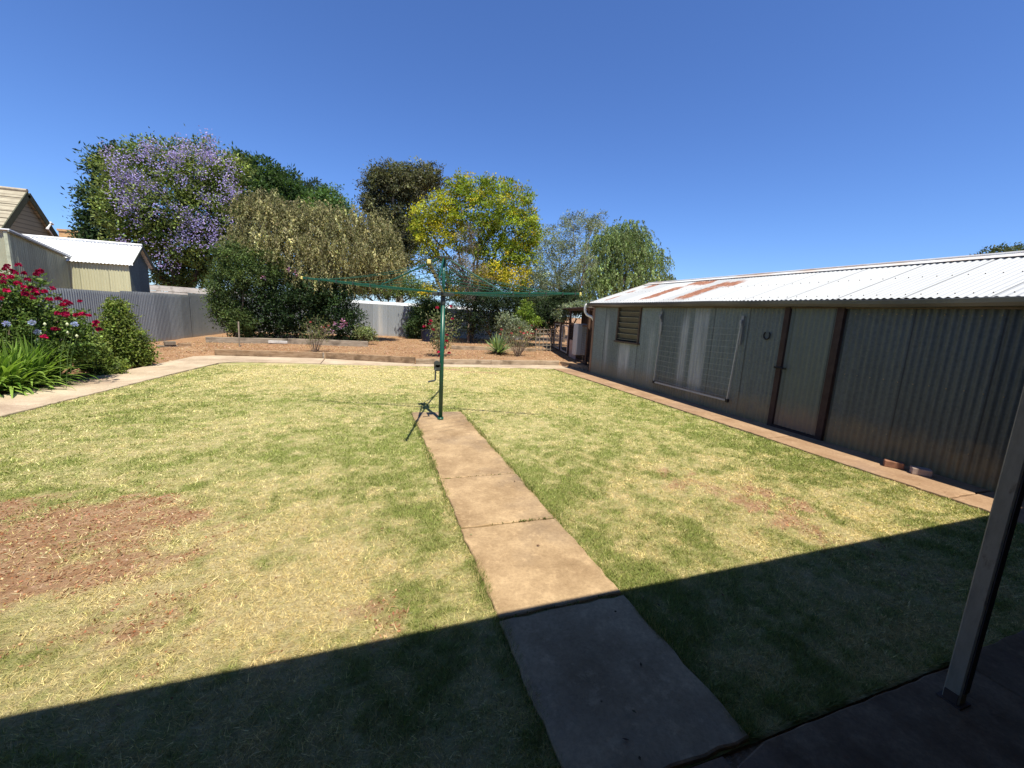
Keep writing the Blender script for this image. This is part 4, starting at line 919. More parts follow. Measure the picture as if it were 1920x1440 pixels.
for t0, t1 in ((.06, .26), (.34, .54)):
    mb = MB()
    for t in (t0, t1): mb.beam(cp(t, .08, -.03), cp(t, 1.15, -.03), .035, .05)
    for z in (.10, .62, 1.13): mb.beam(cp(t0, z, -.032), cp(t1, z, -.032), .03, .05)
    mb.build('door', WFR, coop)
mb = MB()
for t in np.linspace(.0, 1, 26): mb.tube([cp(t, .05), cp(t, HT if t > .5 else 1.2)], .003, 3, cap=False)
for z in np.linspace(.05, 1.2, 16): mb.tube([cp(0, z), cp(1, z)], .003, 3, cap=False)
mb.build('wire_mesh', mat('rusty_wire', (.12, .09, .07), .7), coop)
mb = MB(); mb.beam(cp(.60, .32, -.02), cp(.78, .32, -.02), .03, .64); mb.build('lower_panel', mat('pinkish_board', (.45, .33, .27), .8), coop)
# grey sheet-metal cabinet on legs
T0 = onZ(1085, 672, .12); Yt = 12.3
cab = empty('metal_cabinet', tuple(onY(1092, 668, Yt) * np.array([1, 1, 0]) + np.array([0, 0, .12])), 'pale grey upright metal cabinet on thin legs beside the shed corner', 'cabinet')
t1 = onY(1084, 607, Yt); t2 = onY(1102, 608, Yt); t3 = onY(1084, 666, Yt)
CM = galv('cabinet_sheet', (.50, .50, .46), dirt=0, metal=.1, rough=.55, streak=.15, spangle=.05)
mb = MB(); xc = (t1[0] + t2[0]) / 2; wC = t2[0] - t1[0]; mb.box((xc, Yt + .15, (t1[2] + t3[2]) / 2), (wC, .3, t1[2] - t3[2]), bev=.012); mb.build('body', CM, cab)
mb = MB(); mb.box((xc, Yt - .006, (t1[2] + t3[2]) / 2), (wC - .05, .012, t1[2] - t3[2] - .07)); mb.build('door', CM, cab)
for sx in (-.4, .4):
    mb = MB(); mb.tube([(xc + sx * wC, Yt + .05, .10), (xc + sx * wC, Yt + .05, t3[2] + .01)], .012, 6); mb.build('leg', mat('rusty_leg', (.12, .07, .05), .8), cab)
gp = onY(1106, 690, 11.3)
mb = MB(); mb.tube([(gp[0], 11.3, .05), (gp[0], 11.3, 1.38)], .055, 10); o = mb.build('drain_pipe', mat('dark_green_pipe', (.02, .09, .07), .5), None, smooth=True); tag(o, 'dark green upright pipe between the cabinet and shed corner', 'pipe')
# lattice panel
Yl = 15.95; l0 = onY(1006, 618, Yl); l1 = onY(1034, 656, Yl); lat = MB(); LT = mat('grey_lattice', (.27, .235, .18), .85)
for i in range(6):
    z = l1[2] + .02 + (l0[2] - l1[2]) * i / 5; lat.beam((l0[0], Yl, z), (l1[0] + .12, Yl, z + .01), .012, .03)
for i in range(6):
    x = l0[0] + (l1[0] + .12 - l0[0]) * i / 5; lat.beam((x, Yl + .014, .1), (x, Yl + .014, l0[2] + .03), .03, .012)
o = lat.build('lattice_panel', LT); tag(o, 'weathered grey lattice panel standing left of the coop', 'lattice')
# blue bucket
b_ = onZ(802, 640, .12); mb = MB(); mb.tube([(b_[0], b_[1], .1), (b_[0], b_[1], .62), (b_[0], b_[1], .66)], [.26, .32, .34], 18); o = mb.build('bucket', mat('blue_plastic', (.008, .014, .035), .5), None); tag(o, 'dark blue plastic tub standing under the shrub left of the clothesline pole', 'tub')

# ================================================================== TREES
def tree(name, label, cat, specs, Y, cols, group=None, trunk_px=None, r0=.16, bark=BARK, base_z=0.0, nl=5, h=.3, limb=True, **kw):
    L = lobe_px(specs, Y); cx = np.mean([l[0] for l in L]) if trunk_px is None else onY(trunk_px, 560, Y)[0]
    t = empty(name, (cx, Y, base_z), label, cat, group)
    if limb:
        mb = MB(); tg = [(l[0], l[1], l[2]) for l in L]; random.shuffle(tg); limbs(mb, (cx, Y, base_z), tg[:nl], r0, h); mb.build('trunk', bark, t, smooth=True)
    o, A_ = crown(t, L, cols, **kw)
    return t, L, A_
TB = 'trees standing beyond the fences'
# jacaranda
t, L, A_ = tree('flowering_tree', 'large tree covered in purple blossom behind the left fence', 'tree',
    [(240, 330, 50, 48), (300, 305, 55, 42), (365, 300, 52, 40, 0), (420, 330, 42, 45), (240, 400, 55, 50, -1), (310, 390, 70, 60, -1.5), (390, 400, 60, 60, -1), (430, 430, 40, 60), (330, 460, 75, 50, -1), (260, 450, 45, 40, 0), (400, 490, 50, 40, 0), (340, 520, 60, 30, 0), (385, 345, 55, 40, -1)],
    27, [(.08, .12, .03), (.23, .28, .08)], TB, trunk_px=330, r0=.3, nl=8, n_clump=2300, per=30, clump_r=.42, leaf=(.17, .075), base_z=0, cvar=.35, hollow=.35)
# blossom clusters, where the photo shows them mostly on the outer crown
fl = []
for (px, py, rx, ry, n_) in [(235, 290, 40, 28, 36), (300, 290, 45, 25, 40), (360, 285, 50, 28, 60), (400, 300, 35, 35, 50), (215, 340, 26, 28, 34), (255, 350, 35, 22, 44), (300, 345, 45, 16, 40), (220, 395, 26, 32, 50), (370, 375, 22, 14, 16), (365, 415, 16, 12, 12), (385, 420, 30, 22, 54), (440, 350, 26, 26, 40), (335, 445, 28, 12, 24), (280, 448, 10, 8, 6), (425, 412, 16, 9, 12), (310, 495, 22, 10, 14), (290, 400, 30, 26, 12), (330, 360, 60, 30, 20), (345, 330, 60, 30, 24), (250, 400, 28, 22, 18), (400, 445, 30, 12, 14), (310, 440, 40, 15, 14)]:
    ncl = max(2, n_ // 9); ctr = [(px + RNG.normal() * rx * .55, py + RNG.normal() * ry * .6) for _ in range(ncl)]
    for q in range(int(n_ * .62)):
        c_ = ctr[q % ncl]; x = c_[0] + RNG.normal() * 8; y = c_[1] + RNG.normal() * 5
        # put it at the front surface of the nearest lobe
        best = 24.6
        for l in L:
            d = ray(x, y); d = d / d[1]; c = CAM + d * l[1]; e2 = ((c[0] - l[0]) / l[3]) ** 2 + ((c[2] - l[2]) / l[5]) ** 2
            if e2 < 1: best = min(best, l[1] - l[4] * math.sqrt(1 - e2)) if best else 0
        fl.append(onY(x, y, best - .15 + .5 * RNG.random()))
fl = np.array(fl); k_ = 18; P = np.repeat(fl, k_, 0) + RNG.normal(0, 1, (len(fl) * k_, 3)) * np.array([.15, .15, .16])
C = np.array([.38, .325, .64]) * np.exp(RNG.normal(0, .25, (len(P), 1))) * (1 + RNG.normal(0, .06, (len(P), 3)))
quads('blossom', P, rvec(len(P)), rvec(len(P)) + np.array([0, -.6, .6]), .085, .055, np.clip(C, 0, .9), PETAL, t)
tree('leafy_tree', 'dark green tree at the left edge of the purple flowering tree', 'tree', [(205, 320, 32, 36), (190, 375, 25, 40), (200, 430, 40, 40), (180, 465, 35, 35), (163, 402, 12, 10), (215, 290, 22, 18)], 31, [(.025, .055, .02), (.06, .10, .035)], TB, n_clump=700, per=26, clump_r=.5, leaf=(.2, .09))
tree('leafy_tree', 'dark green tree showing above and between the purple tree and the olive shrub', 'tree', [(450, 315, 28, 24), (490, 330, 34, 26), (530, 350, 34, 26), (480, 370, 60, 30), (560, 372, 25, 16), (545, 390, 50, 25)], 36, [(.03, .065, .022), (.075, .125, .04)], TB, n_clump=1100, per=26, clump_r=.5, leaf=(.24, .11), style='tuft')
tree('leafy_tree', 'bluish green tree with upright sprigs on the skyline', 'tree', [(565, 355, 16, 12), (590, 352, 10, 10), (583, 372, 40, 14)], 40, [(.035, .06, .035), (.07, .10, .06)], TB, n_clump=220, per=24, clump_r=.45, leaf=(.2, .09), style='tuft')
tree('leafy_tree', 'small bright green tree on the skyline left of the dark gum', 'tree', [(620, 372, 26, 22), (605, 395, 36, 22), (640, 395, 25, 20)], 34, [(.07, .14, .04), (.13, .21, .06)], TB, n_clump=420, per=24, clump_r=.42, leaf=(.18, .09))
tree('gum_tree', 'tall dark olive gum tree behind the yellow-green tree', 'tree', [(745, 338, 52, 26), (795, 335, 38, 26), (712, 352, 36, 28), (700, 385, 26, 24), (760, 360, 45, 22), (748, 405, 40, 28), (725, 425, 30, 30), (760, 440, 40, 30), (745, 475, 36, 30)], 36, [(.06, .07, .032), (.19, .19, .10)], TB, trunk_px=752, r0=.38, h=.5, nl=7, bark=BARKG, n_clump=2000, per=34, clump_r=.42, leaf=(.22, .085), cvar=.35, hollow=.3)
# weeping olive-brown shrub tree in the yard
tree('weeping_shrub', 'big weeping olive-brown shrub filling the left of the back bed', 'shrub', [(480, 400, 38, 32), (520, 420, 60, 42), (580, 425, 55, 42), (640, 432, 55, 42), (695, 440, 42, 42), (470, 460, 40, 40), (540, 470, 80, 40, -.5), (640, 480, 75, 42, -.6), (705, 490, 34, 45), (728, 495, 24, 48), (600, 520, 80, 30, -.3), (500, 380, 25, 18), (690, 520, 40, 30)],
     18.6, [(.11, .11, .045), (.38, .35, .17)], None, trunk_px=600, r0=.12, base_z=.12, nl=9, h=.25, n_clump=6200, per=24, clump_r=.26, leaf=(.085, .038), style='weep', cvar=.4, hollow=.2)
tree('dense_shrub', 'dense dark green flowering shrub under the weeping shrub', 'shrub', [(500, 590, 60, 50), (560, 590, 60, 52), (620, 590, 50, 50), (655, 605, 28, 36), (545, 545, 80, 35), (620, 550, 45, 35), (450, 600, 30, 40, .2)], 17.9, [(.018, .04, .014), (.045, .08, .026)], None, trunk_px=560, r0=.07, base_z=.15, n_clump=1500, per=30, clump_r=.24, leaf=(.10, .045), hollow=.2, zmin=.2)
tree('leafy_shrub', 'fresh green leafy shrub at the left end of the grey sleepers', 'shrub', [(440, 490, 38, 38), (425, 530, 36, 40), (470, 520, 36, 40), (420, 580, 28, 34), (450, 600, 26, 34), (405, 555, 14, 20), (500, 500, 30, 30)], 17.3, [(.05, .085, .025), (.13, .18, .055)], None, trunk_px=440, r0=.07, base_z=.12, n_clump=1100, per=30, clump_r=.22, leaf=(.085, .035), hollow=.3, zmin=.2)
# pink flowers on the dark shrub
fl = np.array([onY(x, y, 16.9) for x, y in ((628, 606), (642, 600), (648, 606), (612, 618), (640, 612), (496, 520), (555, 512), (604, 616), (622, 622), (540, 505))]); P = np.repeat(fl, 14, 0) + RNG.normal(0, .045, (len(fl) * 14, 3))
ob = [o for o in bpy.data.objects if o.name.startswith('dense_shrub')][0]
quads('blossom', P, rvec(len(P)), rvec(len(P)), .06, .045, jitter(np.tile([.62, .30, .52], (len(P), 1)), .15), PETAL, ob)
# yellow-green tree
tree('golden_tree', 'bright yellow-green tree with golden patches behind the clothesline', 'tree',
    [(880, 365, 42, 32), (935, 355, 40, 26), (970, 385, 30, 34), (905, 400, 60, 40, -.5), (960, 430, 48, 42, -.3), (990, 440, 22, 34), (885, 450, 45, 40, 0), (935, 475, 55, 32, -.4), (975, 480, 30, 28), (866, 330, 7, 10), (866, 345, 16, 10), (920, 345, 12, 12), (905, 338, 9, 9), (952, 346, 12, 12), (984, 366, 10, 16), (1000, 405, 12, 14), (1008, 435, 9, 14), (858, 345, 8, 10), 
     (820, 395, 40, 30, -.3, 1), (795, 420, 30, 26, -.3, 1), (815, 445, 38, 34, -.5, 1), (840, 375, 28, 22, 0, 1), (805, 480, 28, 20, 0, 1), (845, 420, 25, 30, 0, 1), (790, 500, 20, 10, 0, 1),
     (930, 510, 34, 18, -.8, 2), (960, 528, 30, 18, -.8, 2), (905, 520, 20, 20, -.7, 2), (975, 505, 16, 16, -.6, 2), (860, 548, 20, 8, -.5, 2), (800, 545, 15, 10, -.5, 2), (970, 570, 25, 30, 0, 0), (1000, 590, 20, 20, -1, 0)],
    20.5, [(.11, .165, .015), (.27, .34, .03), (.22, .25, .02), (.44, .43, .035), (.36, .31, .02), (.60, .47, .05)], None, trunk_px=885, r0=.13, base_z=.12, nl=12, h=.35, n_clump=2300, per=26, clump_r=.28, leaf=(.115, .06), cvar=.25, hollow=.3)
# grey twiggy growth in front of it
tree('twiggy_shrub', 'grey-brown bare twiggy shrub inside the yellow-green tree', 'shrub', [(878, 450, 26, 28), (870, 490, 26, 24), (900, 520, 30, 30), (880, 550, 24, 20)], 19.2, [(.16, .13, .11), (.30, .25, .22)], None, trunk_px=880, r0=.06, base_z=.12, n_clump=260, per=22, clump_r=.26, leaf=(.10, .018), hollow=.2)
tree('wattle_tree', 'silvery grey-green open tree right of the yellow-green tree', 'tree', [(1020, 465, 30, 36), (1060, 450, 34, 32), (1075, 420, 22, 14), (1092, 408, 14, 7), (1128, 404, 10, 5), (1112, 418, 10, 10), (1110, 425, 22, 14), (1030, 510, 34, 36), (1080, 500, 34, 40), (1000, 530, 26, 36), (1050, 550, 34, 36), (1010, 580, 30, 25)], 22, [(.12, .15, .09), (.30, .34, .23)], None, trunk_px=1062, r0=.10, base_z=.12, nl=9, n_clump=1350, per=24, clump_r=.25, leaf=(.10, .042), cvar=.35, style='tuft', hollow=.2)
tree('pepper_tree', 'rounded weeping pepper tree beyond the shed roof', 'tree', [(1178, 440, 32, 24), (1135, 455, 34, 32), (1160, 480, 45, 40), (1208, 485, 28, 32), (1222, 505, 18, 34), (1120, 510, 34, 36), (1170, 530, 50, 36), (1110, 545, 30, 30), (1190, 455, 22, 26)], 25, [(.11, .165, .06), (.26, .33, .13)], TB, trunk_px=1150, r0=.2, nl=7, h=.3, n_clump=2700, per=24, clump_r=.34, leaf=(.14, .055), style='weep', cvar=.35, hollow=.2)
tree('small_tree', 'tiny yellowish tree crown peeping over the shed ridge', 'tree', [(1247, 524, 16, 8), (1235, 530, 12, 6)], 40, [(.09, .13, .05), (.2, .22, .09)], TB, n_clump=90, per=24, clump_r=.35, leaf=(.2, .08), limb=True, r0=.1)
d_ = ray(1890, 478); pT = CAM + d_ * (38 / np.linalg.norm(d_))
t = empty('round_tree', (pT[0], pT[1], 0), 'dark tree crown peeping over the shed ridge at the far right', 'tree', TB)
mb = MB(); limbs(mb, (pT[0], pT[1], 0), [(pT[0] + i * .8, pT[1], pT[2] + .1) for i in (-1, 0, 1)], .15); mb.build('trunk', BARK, t, smooth=True)
crown(t, [(pT[0], pT[1], pT[2] + .0, 1.4, 1.4, .45), (pT[0] + 1.0, pT[1] - .8, pT[2] - .1, 1.3, 1.2, .5)], [(.05, .07, .03), (.10, .13, .06)], n_clump=140, per=30, clump_r=.35, leaf=(.16, .07))
tree('leafy_tree', 'light green bushy growth seen over the back fence just left of the clothesline pole', 'tree', [(690, 525, 30, 26), (725, 540, 34, 22), (760, 535, 26, 26), (670, 545, 20, 16), (790, 545, 24, 20)], 30, [(.09, .13, .035), (.22, .27, .09)], TB, n_clump=700, per=28, clump_r=.36, leaf=(.14, .06), hollow=.2)
tree('leafy_tree', 'dark background tree beyond the fence under the yellow-green tree', 'tree', [(850, 515, 44, 36), (910, 525, 44, 34), (1000, 535, 34, 36), (1060, 560, 40, 24), (870, 550, 60, 16), (1010, 560, 36, 16)], 29, [(.04, .06, .025), (.10, .13, .05)], TB, n_clump=900, per=28, clump_r=.36, leaf=(.15, .07), hollow=.2)
# undergrowth at the back of the bed
UG = 'dark shrubs along the back of the bed'
for nm, lab, sp, Yq, cl, kw in [
    ('ivy_shrub', 'dark glossy shrub against the back fence left of the clothesline pole', [(790, 600, 24, 28), (775, 620, 12, 20), (815, 590, 20, 26), (800, 575, 22, 14)], 21.2, [(.03, .06, .02), (.08, .13, .04)], {}),
    ('dense_shrub', 'very dark shrub right of the clothesline pole', [(870, 590, 34, 40), (915, 590, 38, 44), (900, 560, 50, 24), (955, 595, 34, 42), (985, 575, 34, 36), (930, 560, 40, 20)], 19.3, [(.015, .028, .012), (.035, .055, .022)], {}),
    ('dense_shrub', 'dark shrub between the spiky plant and the lattice panel', [(1000, 600, 28, 32), (1030, 590, 24, 36), (1050, 570, 24, 24), (1070, 560, 24, 24)], 18.6, [(.02, .035, .014), (.05, .075, .03)], {}),
    ('low_shrub', 'small pale green shrub at the right end of the grey sleepers', [(690, 628, 14, 10), (678, 622, 10, 12)], 17.2, [(.12, .16, .06), (.25, .28, .12)], dict(n_clump=70)),
    ('hanging_shrub', 'pale grey-green foliage hanging over the coop roof', [(1075, 580, 22, 10), (1100, 583, 16, 9), (1055, 592, 12, 10), (1092, 575, 25, 8)], 15.6, [(.12, .15, .08), (.28, .32, .2)], dict(n_clump=220)),
    ('grey_shrub', 'silvery grey low shrub behind the spiky plant', [(955, 612, 20, 18), (945, 605, 12, 20), (975, 615, 18, 16)], 16.8, [(.13, .16, .1), (.28, .32, .21)], dict(n_clump=150)),
    ('leafy_shrub', 'lime green leafy shrub hanging behind the silvery shrub', [(985, 580, 14, 16), (1000, 600, 16, 12), (980, 600, 16, 14)], 17.6, [(.10, .16, .02), (.22, .30, .04)], dict(n_clump=110))]:
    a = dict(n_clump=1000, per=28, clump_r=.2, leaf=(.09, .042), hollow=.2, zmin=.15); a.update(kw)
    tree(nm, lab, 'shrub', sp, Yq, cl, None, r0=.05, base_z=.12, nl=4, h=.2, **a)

# sparse stemmed bushes in the bed
def stem_bush(name, label, px, py, top, halfw, Y=None, n_st=9, cols=((.06, .10, .03), (.14, .18, .06)), fcol=None, nf=0, leafn=60, leaf=(.05, .025), rr=.009, fsize=.045, group=None, base_w=.06, lo=.35, spread=1.0):
    b = onZ(px, py, .12) if Y is None else onY(px, py, Y); b = np.array([b[0], b[1], gh(b[0], b[1])]); t = empty(name, tuple(b), label, 'bush', group)
    tp = onY(px, top, b[1])[2] - b[2]; hw = abs(onY(px + halfw, py, b[1])[0] - b[0]); mb = MB(); P = []; F_ = []
    for i in range(n_st):
        a = random.uniform(0, 6.28); r = hw * math.sqrt(random.random()) * spread; hgt_ = tp * random.uniform(.6, 1.0) * (1 - .25 * (r / hw) ** 2)
        e = Vector(b) + Vector((math.cos(a) * r, math.sin(a) * r, hgt_)); s_ = Vector(b) + Vector((math.cos(a) * base_w * random.random(), math.sin(a) * base_w * random.random(), -.02)); m1 = s_.lerp(e, .5) + Vector((math.cos(a), math.sin(a), 0)) * random.uniform(-.15, .05) * hw
        mb.tube([s_, m1, e], [rr, rr * .7, rr * .35], 5)
        for q in range(leafn):
            f = random.uniform(lo, 1.05); p = (m1.lerp(e, (f - .5) * 2) if f > .5 else s_.lerp(m1, f * 2)); P.append(tuple(p + Vector((random.gauss(0, 1), random.gauss(0, 1), random.gauss(0, .8))) * hw * .22))
        if i < nf: F_.append(tuple(e + Vector((0, -.03, random.uniform(-.05, .04)))))
        for q in range(max(0, nf - n_st)): 
            if random.random() < .5 / max(1, 1): F_.append(tuple(m1.lerp(e, random.random()) + Vector((random.gauss(0, 1), -abs(random.gauss(0, 1)), random.gauss(0, .6))) * hw * .3)) if len(F_) < nf else None
    mb.build('stems', mat('twig', (.20, .15, .11), .85), t)
    P = np.array(P); P = P[P[:, 2] > b[2] + .03]; n_ = len(P); C = np.array(cols[0]) + (np.array(cols[1]) - np.array(cols[0])) * RNG.random((n_, 1)); quads('leaves', P, rvec(n_), rvec(n_) + np.array([0, -.2, .8]), leaf[0] * (.6 + .8 * RNG.random(n_)), leaf[1], jitter(C, .2), LEAF, t)
    if fcol is not None and F_:
        flowers(t, F_, fcol, fsize)
    return t, b
def flowers(t, pts, col, size, k=22, name='flower'):
    for p in pts:
        p = np.array(p, float); D = rvec(k); D[:, 2] = np.abs(D[:, 2]) * .6; C0 = np.tile(np.array(col) * math.exp(RNG.normal(0, .3)), (k, 1)); sz = size * RNG.uniform(.75, 1.2)
        P = p + D * sz * .25; N = D + rvec(k) * .4; T = np.cross(D, rvec(k)) + D * .6
        quads(name, P, T, N, sz * .8, sz * .8, jitter(C0, .2, .05), PETAL, t)
stem_bush('stemmed_bush', 'sparse bushy plant with bare stems between sleepers in front of the dark shrub', 592, 660, 583, 34, n_st=16, cols=((.10, .13, .045), (.27, .28, .12)), leafn=60, leaf=(.05, .018), lo=.45, fcol=(.5, .15, .14), nf=4, fsize=.04)
t, b = stem_bush('rose_bush', 'rose bush with red blooms directly behind the clothesline pole', 826, 668, 575, 34, n_st=16, cols=((.10, .13, .05), (.26, .27, .13)), leafn=75, leaf=(.07, .045), lo=.25)
RED = (.32, .012, .05)
flowers(t, [onY(x, y, 12.8 + random.uniform(0, .3)) for x, y in ((820, 577), (808, 602), (806, 608), (838, 640), (833, 652), (822, 660), (848, 598), (812, 618), (842, 662), (795, 612), (845, 575), (838, 628), (825, 668))], RED, .062)
stem_bush('stemmed_bush', 'sparse bush with reddish tips and bare stems right of the spiky plant', 972, 668, 605, 42, n_st=24, cols=((.13, .14, .06), (.27, .26, .13)), leafn=60, leaf=(.05, .02), lo=.5, fcol=(.38, .10, .10), nf=12, fsize=.05, rr=.012)

# agave / spiky plant
def rosette(name, label, base, n, length, width, cols, up=(.2, 1.35), curve=.25, cat='plant', group=None, z=None, tilt0=0):
    t = empty(name, tuple(base), label, cat, group); V = []; F = []; C = []; b0 = Vector(base)
    for i in range(n):
        a = i * 2.39996 + random.uniform(-.2, .2); el = up[0] + (up[1] - up[0]) * (i / n) ** .8 + random.uniform(-.1, .1); L = length * random.uniform(.8, 1.1); w = width * random.uniform(.8, 1.15)
        d = Vector((math.cos(a) * math.cos(el), math.sin(a) * math.cos(el), math.sin(el))); s = Vector((-math.sin(a), math.cos(a), 0)); m = 6; st = len(V); p = b0 + d * .02; col = np.array(cols[0]) + (np.array(cols[1]) - np.array(cols[0])) * random.random()
        for j in range(m + 1):
            f = j / m; ww = w * (1 - f ** 2.2) * (.55 + .9 * min(f * 2, 1) * .5); nn = s.cross(d).normalized()
            V += [p - s * ww / 2 + nn * ww * .12, p - nn * 0 , p + s * ww / 2 + nn * ww * .12]; C += [col * (.8 + .3 * f)] * 3
            d = (d + Vector((0, 0, -curve * f * 1.2)) * (1 / m) * 2 * max(.25, math.cos(el))).normalized(); p = p + d * L / m
        for j in range(m):
            q = st + j * 3; F += [(q, q + 1, q + 4, q + 3), (q + 1, q + 2, q + 5, q + 4)]
    me = bpy.data.meshes.new('leaves'); bl = world_loc(t); me.from_pydata([tuple(v - bl) for v in V], [], F); ca = me.color_attributes.new(name='Col', type='FLOAT_COLOR', domain='POINT'); ca.data.foreach_set('color', np.concatenate([np.array(C), np.ones((len(C), 1))], 1).astype(np.float32).ravel())
    me.polygons.foreach_set('use_smooth', [True] * len(F)); me.materials.append(LEAF); o = bpy.data.objects.new('leaves', me); COL.objects.link(o); o.parent = t; return t
b = onZ(935, 664, .12); b[2] = .16
t = rosette('spiky_plant', 'spiky green rosette plant in the red soil bed right of the pole', b, 54, .80, .105, [(.12, .20, .07), (.34, .44, .22)], up=(.15, 1.4), curve=.12)
dk = quads('dead_leaves', np.tile(b, (160, 1)) + RNG.normal(0, 1, (160, 3)) * np.array([.10, .10, .03]), rvec(160) * np.array([1, 1, .3]) - np.array([0, 0, .15]), rvec(160), .26, .03, jitter(np.tile([.14, .10, .07], (160, 1)), .3), LEAF, t)

# ------------------------------------------------------------------ left border
t, L, A_ = tree('rose_bush', 'large rose bush full of crimson blooms at the left edge of the yard', 'bush', [(20, 555, 36, 36), (60, 580, 40, 34), (110, 600, 40, 28), (150, 615, 26, 20), (0, 610, 40, 40), (60, 630, 60, 34), (130, 650, 50, 30), (90, 665, 70, 24), (-40, 600, 50, 70), (10, 515, 12, 10), (70, 530, 8, 10)], 9.4, [(.07, .12, .025), (.17, .24, .06)], None, trunk_px=60, r0=.035, nl=9, h=.15, n_clump=1300, per=20, clump_r=.13, leaf=(.055, .034), hollow=.2, cvar=.3, zmin=.1)
roses = [(8, 505), (4, 516), (20, 520), (34, 497), (30, 513), (44, 512), (52, 525), (75, 509), (68, 515), (34, 532), (45, 538), (8, 530), (2, 560), (47, 551), (65, 547), (70, 552), (84, 547), (92, 561), (62, 560), (110, 562), (125, 566), (118, 572), (108, 588), (123, 589), (150, 565), (155, 590), (166, 592), (143, 591), (180, 605), (186, 618), (102, 617), (48, 553), (22, 508), (14, 498), (100, 542), (130, 570), (178, 610), (84, 632), (12, 545), (58, 540)]
P0 = []; 
for x, y in roses:
    P0.append(onY(x, y, 8.55 + random.uniform(0, .5)))
flowers(t, P0, (.33, .008, .06), .052, 26)
P0 = [onY(x + random.gauss(0, 4), y + random.gauss(0, 3), 8.6 + random.uniform(0, .6)) for x, y in roses if RNG.random() < .6]; flowers(t, P0, (.22, .006, .045), .038, 14, 'flower')
tree('bushy_shrub', 'rounded yellow-green shrub with tall top by the left path', 'shrub', [(218, 578, 20, 18), (222, 605, 26, 24), (215, 640, 36, 28), (250, 650, 32, 28), (205, 670, 40, 20), (265, 668, 24, 16), (235, 685, 40, 10), (200, 690, 40, 10, -.6), (170, 668, 24, 20, -.6), (230, 630, 30, 24)], 11.4, [(.085, .13, .025), (.22, .27, .055)], None, trunk_px=225, r0=.04, nl=7, h=.15, n_clump=1300, per=22, clump_r=.15, leaf=(.06, .032), hollow=.25, cvar=.3, zmin=.03)
tree('low_shrub', 'low spreading green shrub between the strap leaved clumps and taller shrub', 'shrub', [(170, 655, 26, 18), (185, 680, 30, 14), (205, 692, 24, 8), (160, 672, 24, 18)], 10.2, [(.08, .12, .025), (.20, .26, .055)], None, r0=.02, nl=4, h=.15, n_clump=420, per=22, clump_r=.12, leaf=(.05, .028), hollow=.25, zmin=.02)
AG = 'strap leaved clumps along the left path'
spots = [(-20, 742, 'nearest strap leaved clump, cut by the left edge of the photo'), (22, 738, 'second strap leaved clump from the front beside the left path'), (60, 734, 'third strap leaved clump from the front beside the left path'), (96, 726, 'fourth strap leaved clump from the front beside the left path'), (130, 716, 'farthest strap leaved clump beside the left path, next to the low shrub'),
         (-5, 715, 'strap leaved clump under the rose bush at the left edge of the photo'), (38, 712, 'strap leaved clump of the back row under the middle of the rose bush'), (80, 708, 'strap leaved clump of the back row under the right of the rose bush')]
for i, (x, y, lab) in enumerate(spots):
    b = onZ(x, y, 0.0); b[0] -= .22; b[2] = 0
    rosette('strap_leaf_plant', lab, b, 95, .86, .06, [(.10, .20, .025), (.30, .43, .09)], up=(.30, 1.45), curve=1.5, group=AG)
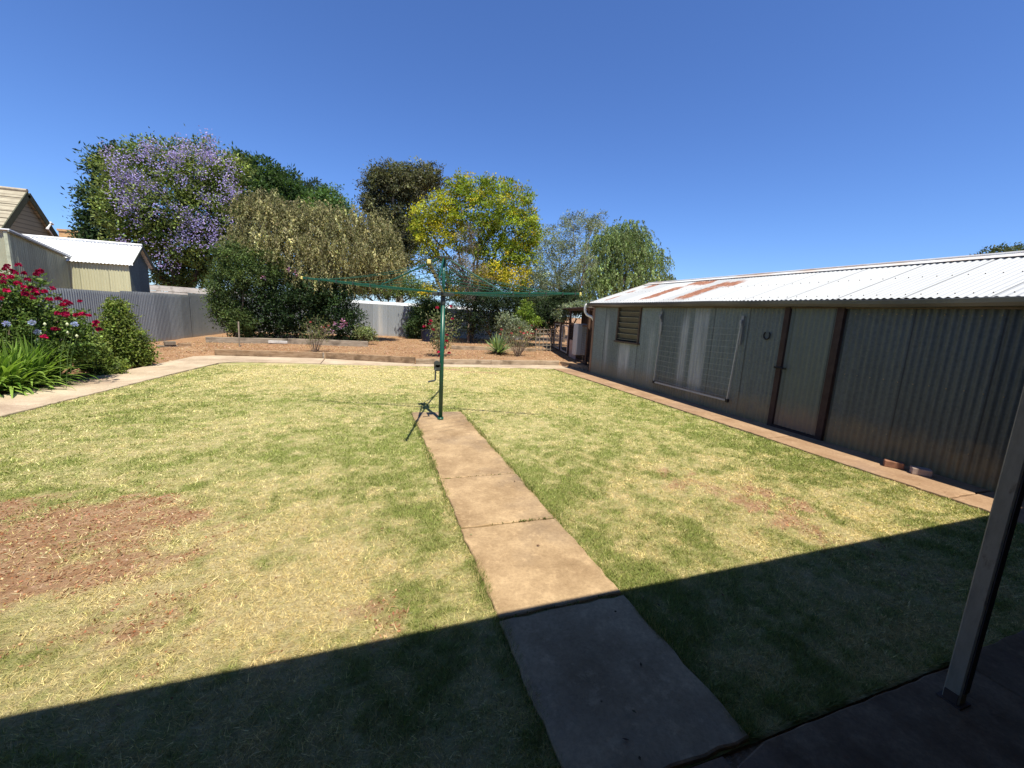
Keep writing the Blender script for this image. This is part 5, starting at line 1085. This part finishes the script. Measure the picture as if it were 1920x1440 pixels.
# agapanthus heads
heads = [(140, 608, 1, 120, 700), (60, 605, 1, 62, 690), (12, 607, 1, 20, 690), (70, 622, 1, 60, 690), (126, 608, 0, 108, 690), (127, 624, 0, 106, 690), (144, 630, 0, 128, 690), (75, 625, 0, 72, 690), (84, 608, 0, 80, 690), (70, 637, 0, 68, 690)]
hl = ['pale blue round flower head between the rose bush and the tall shrub', 'pale blue flower head in front of the middle of the rose bush', 'pale blue flower head nearest the left edge of the photo', 'faded blue flower head hanging just below the middle one', 'pale closed bud on a tall stalk just left of the right blue flower head', 'pale closed bud below the right blue flower head', 'pale closed bud lowest and farthest right near the tall shrub', 'pale closed bud low before the middle of the rose bush', 'pale closed bud highest before the middle of the rose bush', 'pale closed bud lowest before the middle of the rose bush']
for i, (x, y, big, bx, by) in enumerate(heads):
    Yh = 8.6 + .05 * i; hp = onY(x, y, Yh); bp = onY(bx, by, Yh); bp[2] = 0
    lab = ('pale blue round flower head on a tall green stalk above the strap leaves' if big else 'closed pale bud on a tall green stalk above the strap leaves')
    t = empty('flower_stalk', tuple(bp), hl[i], 'flower', 'open blue flower heads by the left path' if big else 'closed buds by the left path')
    mb = MB(); mb.tube([bp, (bp + hp) / 2 + np.array([-.03, 0, .05]), hp], .0035, 6); mb.build('stalk', mat('green_stalk', (.09, .15, .04), .6), t)
    if big:
        P = np.tile(hp, (70, 1)); D = rvec(70); quads('flower_head', P + D * .012, D, rvec(70), .04, .02, jitter(np.tile([.42, .46, .72], (70, 1)), .15), PETAL, t)
    else:
        mb = MB(); mb.tube([hp - np.array([0, 0, .03]), hp, hp + np.array([0, 0, .03])], [.006, .022, .006], 8); mb.build('bud', mat('pale_bud', (.55, .6, .35), .6), t)

# ------------------------------------------------------------------ loose litter on the soil
n = 26000
x = RNG.uniform(-5.6, 9.5, n); y = RNG.uniform(12.2, 22.3, n); ok = y > yt_arr(x) + .12; x, y = x[ok], y[ok]
lit = fbm(x, y, .9, 77) > .40 - .12 * (y > 14); x, y = x[lit], y[lit]
xb = RNG.uniform(-6.4, -4.2, 3500); yb_ = RNG.uniform(7, 16.5, 3500); ok = xb < outer(yb_) - .03; x = np.concatenate([x, xb[ok]]); y = np.concatenate([y, yb_[ok]])
z = gh(x, y) + .008; n = len(x); P = np.stack([x, y, z], 1); D = rvec(n); D[:, 2] *= .25; N = rvec(n) * .6 + np.array([0, 0, 1])
pal = np.array([[.52, .36, .22], [.30, .17, .10], [.62, .48, .34], [.20, .11, .07], [.45, .27, .15]]); C = pal[RNG.integers(0, 5, n)]
lt = quads('leaf_litter', P, D, N, .05 * (.6 + RNG.random(n)), .02, jitter(C, .2), BLADE)
tag(lt, 'dry leaves and bark chips scattered over the red soil of the beds', 'leaf litter', kind='stuff')
# weeds in the path joints
n = 260; xj = RNG.uniform(.68, 1.38, n); jy = np.array([1.797, 2.735, 3.67])[RNG.integers(0, 3, n)]; xj = np.where(jy == 2.735, 1.18 + RNG.normal(0, .1, n), xj); xj = np.clip(xj, .67, 1.38); wgt = RNG.random(n) < .55
P = np.stack([xj, jy + RNG.normal(0, .004, n), np.full(n, .02)], 1)[wgt]; n = len(P)
wd = quads('weeds', P, rvec(n) * np.array([1, 1, .2]) + np.array([0, 0, .8]), rvec(n), .022, .006, jitter(np.tile([.12, .15, .04], (n, 1)), .3), BLADE); tag(wd, 'tiny weeds sprouting in the joints of the centre path', 'weeds', kind='stuff')
